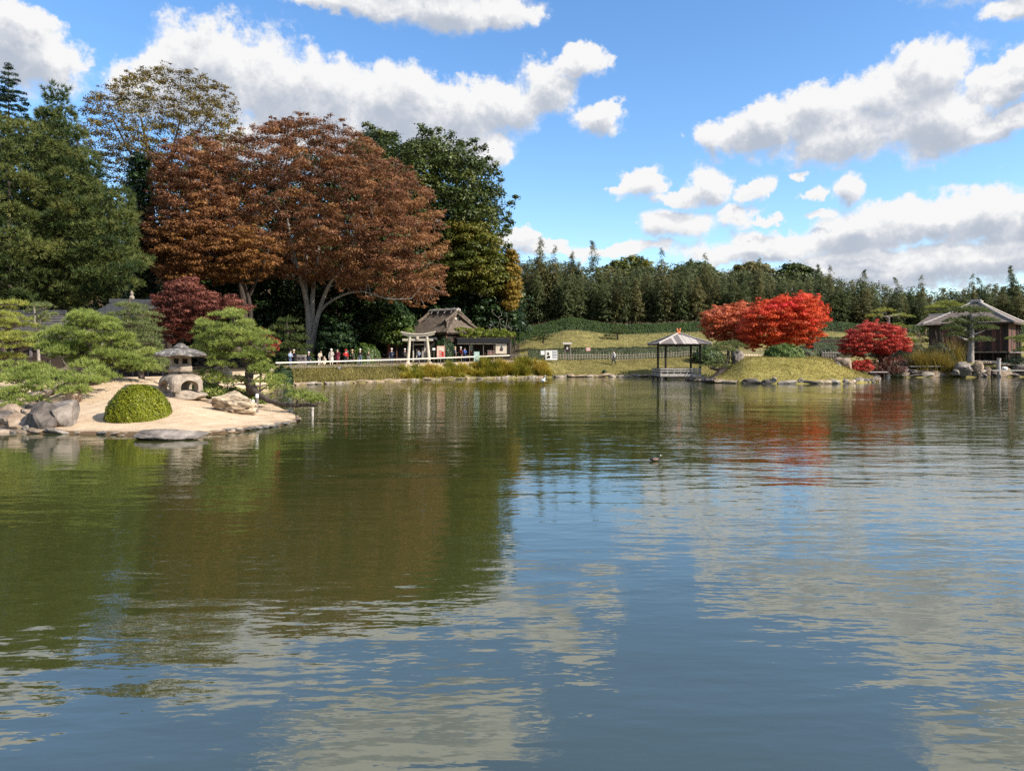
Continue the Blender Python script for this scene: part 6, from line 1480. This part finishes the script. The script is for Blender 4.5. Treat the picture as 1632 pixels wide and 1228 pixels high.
rrk('pale weathered stone block on the shore left of the pampas grass', 1445, 578, 95, 1.1, .7, .42, 545, 'rock_grey')
rrk('low stone ledge left of the pampas grass', 1440, 586, 93.5, 1.3, .6, .30, 546, 'rock_tan')
# edge stones: pieces of the banks
def edge_row(parent, pts, size, seed, mats, jitter=.25, z=.08, sz=.7, over=1.5):
    rl = random.Random(seed); p = np.array(pts, float); s = np.concatenate([[0], np.cumsum(np.linalg.norm(np.diff(p, axis=0), axis=1))])
    protos = []
    t = 0
    meshes = []
    for q in range(6):
        g = G(); v, f = rock_geo((.5, .5, .5), 600 + seed * 10 + q, small=True, rough=.07, lo=.45, planes=9); g.add(v, f); me = mesh_of(g, 'edge_stone'); me.materials.append(M[mats[q % len(mats)]]); meshes.append(me)
    while t < s[-1]:
        L = size * rl.uniform(.4, 1.9); x, y = np.interp(t + L / 2, s, p[:, 0]), np.interp(t + L / 2, s, p[:, 1])
        i = min(np.searchsorted(s, t + L / 2), len(p) - 1); d = p[i] - p[i - 1]; ang = math.atan2(d[1], d[0])
        o = bpy.data.objects.new('edge_stone', meshes[rl.randrange(6)]); COL.objects.link(o); o.parent = parent
        o.location = (x + rl.uniform(-.06, .06), y + rl.uniform(-jitter, jitter) * size * .4, z + rl.uniform(-.05, .03)); o.rotation_euler = (rl.uniform(-.15, .15), rl.uniform(-.15, .15), ang + rl.uniform(-.2, .2))
        o.scale = (L * over, size * rl.uniform(.7, 1.2), size * sz * rl.uniform(.7, 1.3)); t += L
edge_row(left_island, [(x, y + .03) for x, y in ISL[:9]] + [(XW(470, 30), 30), (XW(452, 33), 33)], .30, 1, ['edge_stone', 'granite_dark', 'rock_brown'], z=.05, sz=.5, over=2.1)
edge_row(right_island, [(x, y + .12) for x, y in RIS[:8]], 1.0, 2, ['edge_stone', 'rock_dark', 'rock_dark', 'rock_brown', 'rock_tan'], z=.16, sz=.68)
gnd = bpy.data.objects['ground']
def shore_pts(px0, px1, st, off=.05): return [(XW(px, np.interp(px, SPX, SPY) + off), np.interp(px, SPX, SPY) + off) for px in np.arange(px0, px1, st)]
edge_row(gnd, shore_pts(436, 878, 12, .12), .62, 3, ['edge_stone', 'rock_brown', 'granite'], z=.08, sz=.5)
edge_row(gnd, shore_pts(878, 1130, 12, .12), .85, 4, ['edge_stone', 'rock_brown', 'granite'], z=.14, sz=.55)
edge_row(gnd, shore_pts(1386, 1700, 10, .2), 1.05, 5, ['rock_dark', 'rock_brown', 'edge_stone', 'rock_dark'], z=.25, sz=.8)
edge_row(gnd, shore_pts(1395, 1700, 10, 1.0), 1.0, 6, ['rock_brown', 'edge_stone', 'rock_dark'], z=.7, sz=.8)

# ================================================================== POSTS, PLANKS
def post(label, px, py_t, Y, r, mat, zb=-.8, name='mooring_post', cap=None):
    x = XW(px, Y); zt_ = zrow(py_t, Y); o = thing(name, label, 'post', (x, Y, max(zb, 0)))
    g = G(); tube(g, [(x, Y, zb), (x, Y, (zb + zt_) / 2), (x, Y, zt_)], [r, r * .97, r * .94], 10); build(g, 'shaft', mat, o)
    g = G(); lathe(g, [(r * 1.12, zt_ - .06), (r * 1.12, zt_ + .02), (r * .8, zt_ + .09 if cap else zt_ + .03)], 10, (x, Y, 0)); build(g, 'cap', cap or mat, o)
    return o
post('round grey wooden post standing in the water right of the island', 1414.5, 583.5, 90.0, .30, 'wood_grey')
post('pale square looking post on the shore before the tea house', 1592, 571, 92, .22, 'wood_grey')
post('left of two white capped props under the leaning pine bough', 403, 640, 28.9, .055, 'wood_grey', iz(XW(403, 28.9), 28.9) - .2, 'prop_post', 'white')
post('right and taller of two white capped props under the leaning pine bough', 409.5, 631, 29.4, .06, 'wood_grey_dark', iz(XW(409.5, 29.4), 29.4) - .2, 'prop_post', 'white')
post('pale prop in the water holding up the pine bough tip', 498, 650, 30.3, .055, 'wood_grey', -.7, 'prop_post')
for lab, x0, x1, py, Y in (('narrow plank bridge between the island and the wooden post', 1383, 1411, 592.6, 88.5), ('plank landing beside the white post at the right edge', 1578, 1650, 590.2, 91.0), ('thin plank over the stones under the pampas grass', 1448, 1506, 583.5, 92.6)):
    a0, a1 = P(x0, py, Y), P(x1, py, Y); r = thing('plank_bridge', lab, 'footbridge', ((a0 + a1) / 2) * np.array([1, 1, 0]))
    for i in range(2):
        g = G(); box(g, (a0 + a1) / 2 + [0, .25 * (2 * i - 1), 0], (abs(a1[0] - a0[0]), .44, .11)); build(g, 'plank', 'wood_grey', r)
    for x in (a0[0] + .2, a1[0] - .2):
        g = G(); tube(g, [(x, Y, -.6), (x, Y, a0[2] - .05)], .1, 7); build(g, 'pile', 'wood_dark', r)

# ================================================================== BIRDS
def ellip(g, c, r, seg=14, rings=8, tint=.5, mat=0, rz=0, pitch=0):
    th = np.linspace(0, math.pi, rings + 1); ph = np.arange(seg) / seg * 2 * math.pi
    v = np.stack([np.outer(np.sin(th), np.cos(ph)) * r[0], np.outer(np.sin(th), np.sin(ph)) * r[1], np.outer(np.cos(th), np.ones(seg)) * r[2]], -1).reshape(-1, 3)
    cp_, sp2 = math.cos(pitch), math.sin(pitch); v = np.stack([v[:, 0] * cp_ + v[:, 2] * sp2, v[:, 1], -v[:, 0] * sp2 + v[:, 2] * cp_], 1)
    c_, s_ = math.cos(rz), math.sin(rz); v = np.stack([v[:, 0] * c_ - v[:, 1] * s_, v[:, 0] * s_ + v[:, 1] * c_, v[:, 2]], 1) + np.array(c)
    i = np.arange(rings)[:, None] * seg; j = np.arange(seg)[None]; k = (j + 1) % seg
    g.add(v, np.stack([i + j, i + seg + j, i + seg + k, i + k], -1).reshape(-1, 4), tint, mat)
DY = WY(734.5); dk = thing('duck', 'small dark duck with a white cheek swimming in the open water', 'duck', (XW(1044, DY), DY, 0), rotz=RAD(15)); dk.scale = (.72, .72, .72)
g = G(); tube(g, [(-.20, 0, .075), (-.15, 0, .07), (-.06, 0, .055), (.05, 0, .05), (.12, 0, .065), (.145, 0, .12), (.155, 0, .165), (.17, 0, .185), (.20, 0, .18)], [.012, .045, .075, .08, .06, .035, .036, .04, .012], 12); build(g, 'body', 'duck_dark', dk, local=True, smooth=True)
for s in (-1, 1):
    g = G(); ellip(g, (-.02, s * .066, .065), (.11, .02, .042)); build(g, 'wing', 'duck_brown', dk, local=True, smooth=True)
    g = G(); ellip(g, (.172, s * .026, .182), (.018, .016, .016)); build(g, 'cheek_patch', 'white_feather', dk, local=True, smooth=True)
g = G(); tube(g, [(.198, 0, .178), (.245, 0, .168)], [.016, .010], 6); build(g, 'bill', 'bill', dk, local=True)
EY = WY(613.5); eg = thing('egret', 'white egret standing in the shallows below the information board', 'egret', (XW(866.5, EY), EY, 0), rotz=RAD(-20))
g = G(); tube(g, [(-.30, 0, .30), (-.20, 0, .35), (-.05, 0, .42), (.08, 0, .50), (.13, 0, .58), (.09, 0, .68), (.10, 0, .78), (.17, 0, .83), (.24, 0, .82)], [.02, .07, .12, .10, .05, .035, .035, .045, .015], 12); build(g, 'body', 'white_feather', eg, local=True, smooth=True)
for s in (-1, 1):
    g = G(); ellip(g, (-.07, s * .09, .42), (.20, .035, .10), pitch=.35); build(g, 'wing', 'white_feather', eg, local=True, smooth=True)
    g = G(); tube(g, [(-.02, s * .045, .36), (-.04, s * .05, .18), (-.01, s * .05, -.2)], [.02, .011, .011], 6); build(g, 'leg', 'black', eg, local=True)
g = G(); tube(g, [(.23, 0, .82), (.36, 0, .80)], [.018, .004], 6); build(g, 'bill', 'bill', eg, local=True)

# ================================================================== PEOPLE
def person(label, px, Y, h, top, bottom, face=0, hat=None, pose='stand', hair='hair', pack=None, lean=0, seed=0, z=None, long=False, extra=None):
    rl = random.Random(seed); k = h / 1.7
    x = XW(px, Y); gz_ = gz(x, Y) if z is None else z
    root = thing('person', label, 'person', (x, Y, gz_), rotz=RAD(face))
    J = {}
    def j(n, p, r, m): J[n] = (np.array(p, float) * k, r * k, m)
    dz, ln = 0, lean
    if pose == 'sit': dz = -.42
    if pose == 'crouch': dz = -.52
    fy = -math.sin(ln)
    def up_(y, z): return (y + (z - .92) * fy, .92 + (z - .92) * math.cos(ln) + dz)
    def ju(n, x_, y, z, r, m): yy, zz = up_(y, z); j(n, (x_, yy, zz), r, m)
    ju('pelvis', 0, 0, .92, .150, 1 if not long else 0); ju('waist', 0, .0, 1.08, .135, 0); ju('chest', 0, 0, 1.28, .155, 0); ju('neck', 0, -.01, 1.46, .055, 2); ju('jaw', 0, -.03, 1.54, .075, 2); ju('brow', 0, -.02, 1.62, .092, 2); ju('crown', 0, 0, 1.68, .06, 2); ju('nose', 0, -.12, 1.575, .018, 2)
    sw = {'walk': .30, 'stand': .04}.get(pose, .05)
    for s, n in ((-1, 'l'), (1, 'r')):
        ju(n + 'sh', s * .17, 0, 1.40, .07, 0)
        if pose == 'walk':
            ju(n + 'el', s * .22, s * .10 + .02, 1.14, .052, 0); ju(n + 'wr', s * .23, s * .16 - .12, .93, .036, 0)
        elif rl.random() < .5 or pose in ('sit', 'crouch'):
            ju(n + 'el', s * .23, -.03, 1.14, .055, 0); ju(n + 'wr', s * .10, -.25, 1.10, .036, 0)
        else:
            ju(n + 'el', s * .23, .03, 1.13, .055, 0); ju(n + 'wr', s * .23, -.05, .90, .036, 0)
        w = J[n + 'wr'][0] / k; e_ = J[n + 'el'][0] / k; d = (w - e_) / np.linalg.norm(w - e_)
        j(n + 'hand', w + d * .07, .032, 2)
        j(n + 'hip', (s * .095, 0 + .0, .88 + dz), .095, 1)
        if pose == 'walk':
            f = s * sw; j(n + 'kn', (s * .09, -f * .55 - .04, .50), .068, 1); j(n + 'an', (s * .09, -f + .05, .10 + (.06 if s < 0 else 0)), .045, 1); j(n + 'toe', (s * .10, -f - .12, .035 + (.02 if s < 0 else 0)), .040, 3)
        elif pose == 'sit':
            j(n + 'kn', (s * .11, -.40, .50), .068, 1); j(n + 'an', (s * .11, -.42, .09), .045, 1); j(n + 'toe', (s * .12, -.58, .04), .04, 3)
        elif pose == 'crouch':
            j(n + 'kn', (s * .16, -.36, .48), .072, 1); j(n + 'an', (s * .14, -.10, .09), .05, 1); j(n + 'toe', (s * .15, -.26, .04), .04, 3)
        else:
            a_ = s * .03; j(n + 'kn', (s * .10, -.02 + a_, .49), .068, 1); j(n + 'an', (s * .11, .02 + a_, .09), .045, 1); j(n + 'toe', (s * .12, -.14 + a_, .035), .04, 3)
    names = list(J); ix = {n: i for i, n in enumerate(names)}
    E = [('pelvis', 'waist'), ('waist', 'chest'), ('chest', 'neck'), ('neck', 'jaw'), ('jaw', 'brow'), ('brow', 'crown'), ('jaw', 'nose')]
    for n in 'lr': E += [('chest', n + 'sh'), (n + 'sh', n + 'el'), (n + 'el', n + 'wr'), (n + 'wr', n + 'hand'), ('pelvis', n + 'hip'), (n + 'hip', n + 'kn'), (n + 'kn', n + 'an'), (n + 'an', n + 'toe')]
    me = bpy.data.meshes.new('body'); me.from_pydata([tuple(J[n][0]) for n in names], [(ix[a_], ix[b_]) for a_, b_ in E], [])
    o = bpy.data.objects.new('body', me); COL.objects.link(o)
    sk = o.modifiers.new('s', 'SKIN'); o.modifiers.new('u', 'SUBSURF').levels = 1
    for n in names:
        sv = me.skin_vertices[0].data[ix[n]]; sv.radius = (J[n][1], J[n][1] * (.78 if n in ('waist', 'chest', 'pelvis') else 1)); sv.use_root = n == 'pelvis'
    sk.use_smooth_shade = True
    d_ = bpy.context.evaluated_depsgraph_get(); m2 = bpy.data.meshes.new_from_object(o.evaluated_get(d_)); bpy.data.objects.remove(o); bpy.data.meshes.remove(me)
    n = len(m2.vertices); vv = np.empty(n * 3, np.float32); m2.vertices.foreach_get('co', vv); vv = vv.reshape(-1, 3)
    polys = [list(p.vertices) for p in m2.polygons]; cen = np.array([vv[p].mean(0) for p in polys])
    bp_ = np.array([J[q][0] for q in names]); bm_ = np.array([J[q][2] for q in names])
    mid = np.array([(J[a_][0] + J[b_][0]) / 2 for a_, b_ in E]); mm = np.array([J[b_][2] if J[b_][2] in (2, 3) else J[a_][2] for a_, b_ in E])
    allp, allm = np.concatenate([bp_, mid]), np.concatenate([bm_, mm])
    near = np.argmin(np.linalg.norm(cen[:, None] - allp[None], axis=2), 1); mi = allm[near]
    g = G()
    for q in range(4):
        f4 = [p for p, t in zip(polys, mi) if t == q and len(p) == 4]; f3 = [p for p, t in zip(polys, mi) if t == q and len(p) == 3]
        for ff in (f4, f3):
            if ff:
                u, inv = np.unique(np.array(ff), return_inverse=True); g.add(vv[u], inv.reshape(-1, len(ff[0])), .5, q)
    for s in 'lr':          # fingers and thumb
        hp, w = J[s + 'hand'][0], J[s + 'wr'][0]; d = (hp - w) / np.linalg.norm(hp - w); sd = np.cross(d, [0, 0, 1.]) ; sd = sd / (np.linalg.norm(sd) + 1e-6) if np.linalg.norm(sd) > .2 else np.array([0, 1., 0])
        for q, (off_, L_) in enumerate(((-.024, .07), (-.008, .082), (.008, .078), (.024, .06))):
            a_ = hp + sd * off_ * k + d * .015; tube(g, [a_, a_ + d * L_ * .5 * k, a_ + d * L_ * k + np.array([0, 0, -.01])], [.009 * k, .008 * k, .006 * k], 5, .5, 2)
        tube(g, [w + d * .03 + sd * .02, w + d * .06 + sd * .05, w + d * .095 + sd * .055], [.011 * k, .010 * k, .007 * k], 5, .5, 2)
    bo = build(g, 'body', [top, bottom, 'skin', 'black'], root, local=True, smooth=True)
    hc, hd = J['brow'][0], J['crown'][0]
    g = G(); ellip(g, hc + np.array([0, .022, .022]) * k, np.array([.098, .100, .098]) * k); build(g, 'hair', hair, root, local=True, smooth=True)
    for s in (-1, 1):
        g = G(); ellip(g, hc + np.array([s * .034, -.086, -.022]) * k, np.array([.010, .006, .007]) * k, 6, 4); build(g, 'eye', 'ink', root, local=True)
    if hat:
        hm, kind = hat; g = G(); c_ = hc + np.array([0, .01, .045]) * k
        if kind == 'brim': lathe(g, [(.20 * k, 0), (.205 * k, .012), (.11 * k, .03), (.10 * k, .09), (.05 * k, .115)], 16, c_)
        elif kind == 'hood': ellip(g, hc + np.array([0, .03, -.0]) * k, np.array([.115, .115, .13]) * k)
        else:
            lathe(g, [(.108 * k, -.01), (.11 * k, .03), (.09 * k, .08), (.04 * k, .10)], 14, c_); box(g, c_ + np.array([0, -.14, -.002]) * k, (.14 * k, .11 * k, .014 * k))
        build(g, 'hat', hm, root, local=True, smooth=kind != 'brim')
    if pack:
        g = G(); c_ = J['chest'][0] + np.array([0, .19, -.04]) * k; ellip(g, c_, np.array([.16, .11, .22]) * k); build(g, 'backpack', pack, root, local=True, smooth=True)
    if long:
        g = G(); p0 = J['waist'][0]; lathe(g, [(.22 * k, -.52 * k), (.20 * k, -.2 * k), (.15 * k, .05 * k)], 14, p0, squash=(1, .8)); build(g, 'coat', top, root, local=True, smooth=True)
    return root
for nm, c in (('cl_navy', (.02, .03, .06)), ('cl_black', (.016, .016, .018)), ('cl_cream', (.55, .47, .36)), ('cl_beige', (.42, .38, .33)), ('cl_maroon', (.13, .02, .035)), ('cl_blue', (.05, .10, .32)), ('cl_lightblue', (.28, .36, .48)), ('cl_jeans', (.08, .11, .18)),
              ('cl_grey', (.20, .20, .20)), ('cl_white', (.72, .70, .68)), ('cl_straw', (.55, .42, .24)), ('cl_olive', (.07, .075, .045)), ('cl_darkred', (.16, .035, .03))): M[nm] = plain(nm, c, .8, .15)
PEOPLE = [
    ('person in a light blue jacket at the left end of the group by the rail', 462.5, 73.2, 1.62, 'cl_lightblue', 'cl_jeans', 60, None, 'stand', {}),
    ('person in dark clothes with a cream cap beside the light blue jacket', 468.5, 73.6, 1.70, 'cl_black', 'cl_black', -20, ('cl_cream', 'cap'), 'stand', {}),
    ('person in black with a white cap beside the litter bins', 492, 74.4, 1.50, 'cl_black', 'cl_navy', 10, ('cl_white', 'cap'), 'stand', {}),
    ('person in a cream jacket bending forward by the rail', 508.5, 73.6, 1.70, 'cl_cream', 'cl_beige', 55, None, 'stand', dict(lean=.35)),
    ('person in cream crouching beside the bending person', 517, 73.4, 1.62, 'cl_cream', 'cl_cream', -30, None, 'crouch', {}),
    ('person in a beige hooded coat near the middle of the rail', 528, 73.4, 1.76, 'cl_beige', 'cl_beige', 15, ('cl_white', 'hood'), 'stand', dict(long=True)),
    ('person in a long maroon coat beside the beige hood', 538, 73.6, 1.74, 'cl_maroon', 'cl_maroon', -15, None, 'stand', dict(long=True)),
    ('person in a red jacket and red hat with dark trousers', 551, 73.4, 1.62, 'red', 'cl_black', 20, ('red', 'brim'), 'stand', {}),
    ('person in dark clothes under a straw hat', 561.5, 73.3, 1.64, 'cl_olive', 'cl_black', -10, ('cl_straw', 'brim'), 'stand', {}),
    ('person in black with a white cap right of the straw hat', 574, 73.6, 1.74, 'cl_black', 'cl_jeans', 5, ('cl_white', 'cap'), 'stand', {}),
    ('person in dull olive half lost in front of the clipped bush', 587.5, 75.5, 1.55, 'cl_olive', 'cl_grey', 0, None, 'stand', {}),
    ('person in navy with a white cap alone at the rail left of the torii', 624, 73.0, 1.76, 'cl_navy', 'cl_navy', 15, ('cl_white', 'cap'), 'stand', {}),
    ('person in black with a white hat at the left torii pillar', 645, 75.6, 1.66, 'cl_black', 'cl_black', 20, ('cl_white', 'cap'), 'stand', {}),
    ('person in blue seen through the torii', 667, 80.5, 1.60, 'cl_lightblue', 'cl_navy', 160, None, 'stand', {}),
    ('person with a cream cap and black backpack right of the photo board', 725, 77.6, 1.74, 'cl_grey', 'cl_black', 120, ('cl_straw', 'cap'), 'stand', dict(pack='cl_black')),
    ('person in dark red between the backpack and the blue jacket', 734, 78.2, 1.72, 'cl_darkred', 'cl_black', 150, ('cl_white', 'cap'), 'stand', {}),
    ('person in a bright blue jacket before the shop', 740.5, 78.0, 1.66, 'cl_blue', 'cl_navy', 160, None, 'stand', dict(pack='cl_blue')),
    ('person in dim brown standing at the dark shop front', 751, 81.6, 1.56, 'cl_darkred', 'cl_black', 30, None, 'stand', {}),
    ('person in dark red sitting inside the shop', 773, 83.6, 1.62, 'cl_darkred', 'cl_black', 0, None, 'sit', {}),
    ('man in a white shirt and dark trousers walking along the picket fence', 978, 98.6, 1.95, 'cl_white', 'cl_navy', -75, None, 'walk', {}),
]
for i, (lab, px, Y, h, t_, b_, fc_, hat, pose, kw) in enumerate(PEOPLE):
    person(lab, px, Y if px > 900 else float(np.interp(px, SPX, SPY)) + {'sit': 9.5}.get(pose, 5.2 + (Y * 7.3) % 1.2 + (3.5 if px in (667, 751) else 0)), h * (1.0 if px > 900 else float(np.interp(px, [460, 560, 640, 780], [.97, 1.0, 1.03, 1.08]))), t_, b_, fc_, hat, pose, seed=700 + i, **kw)
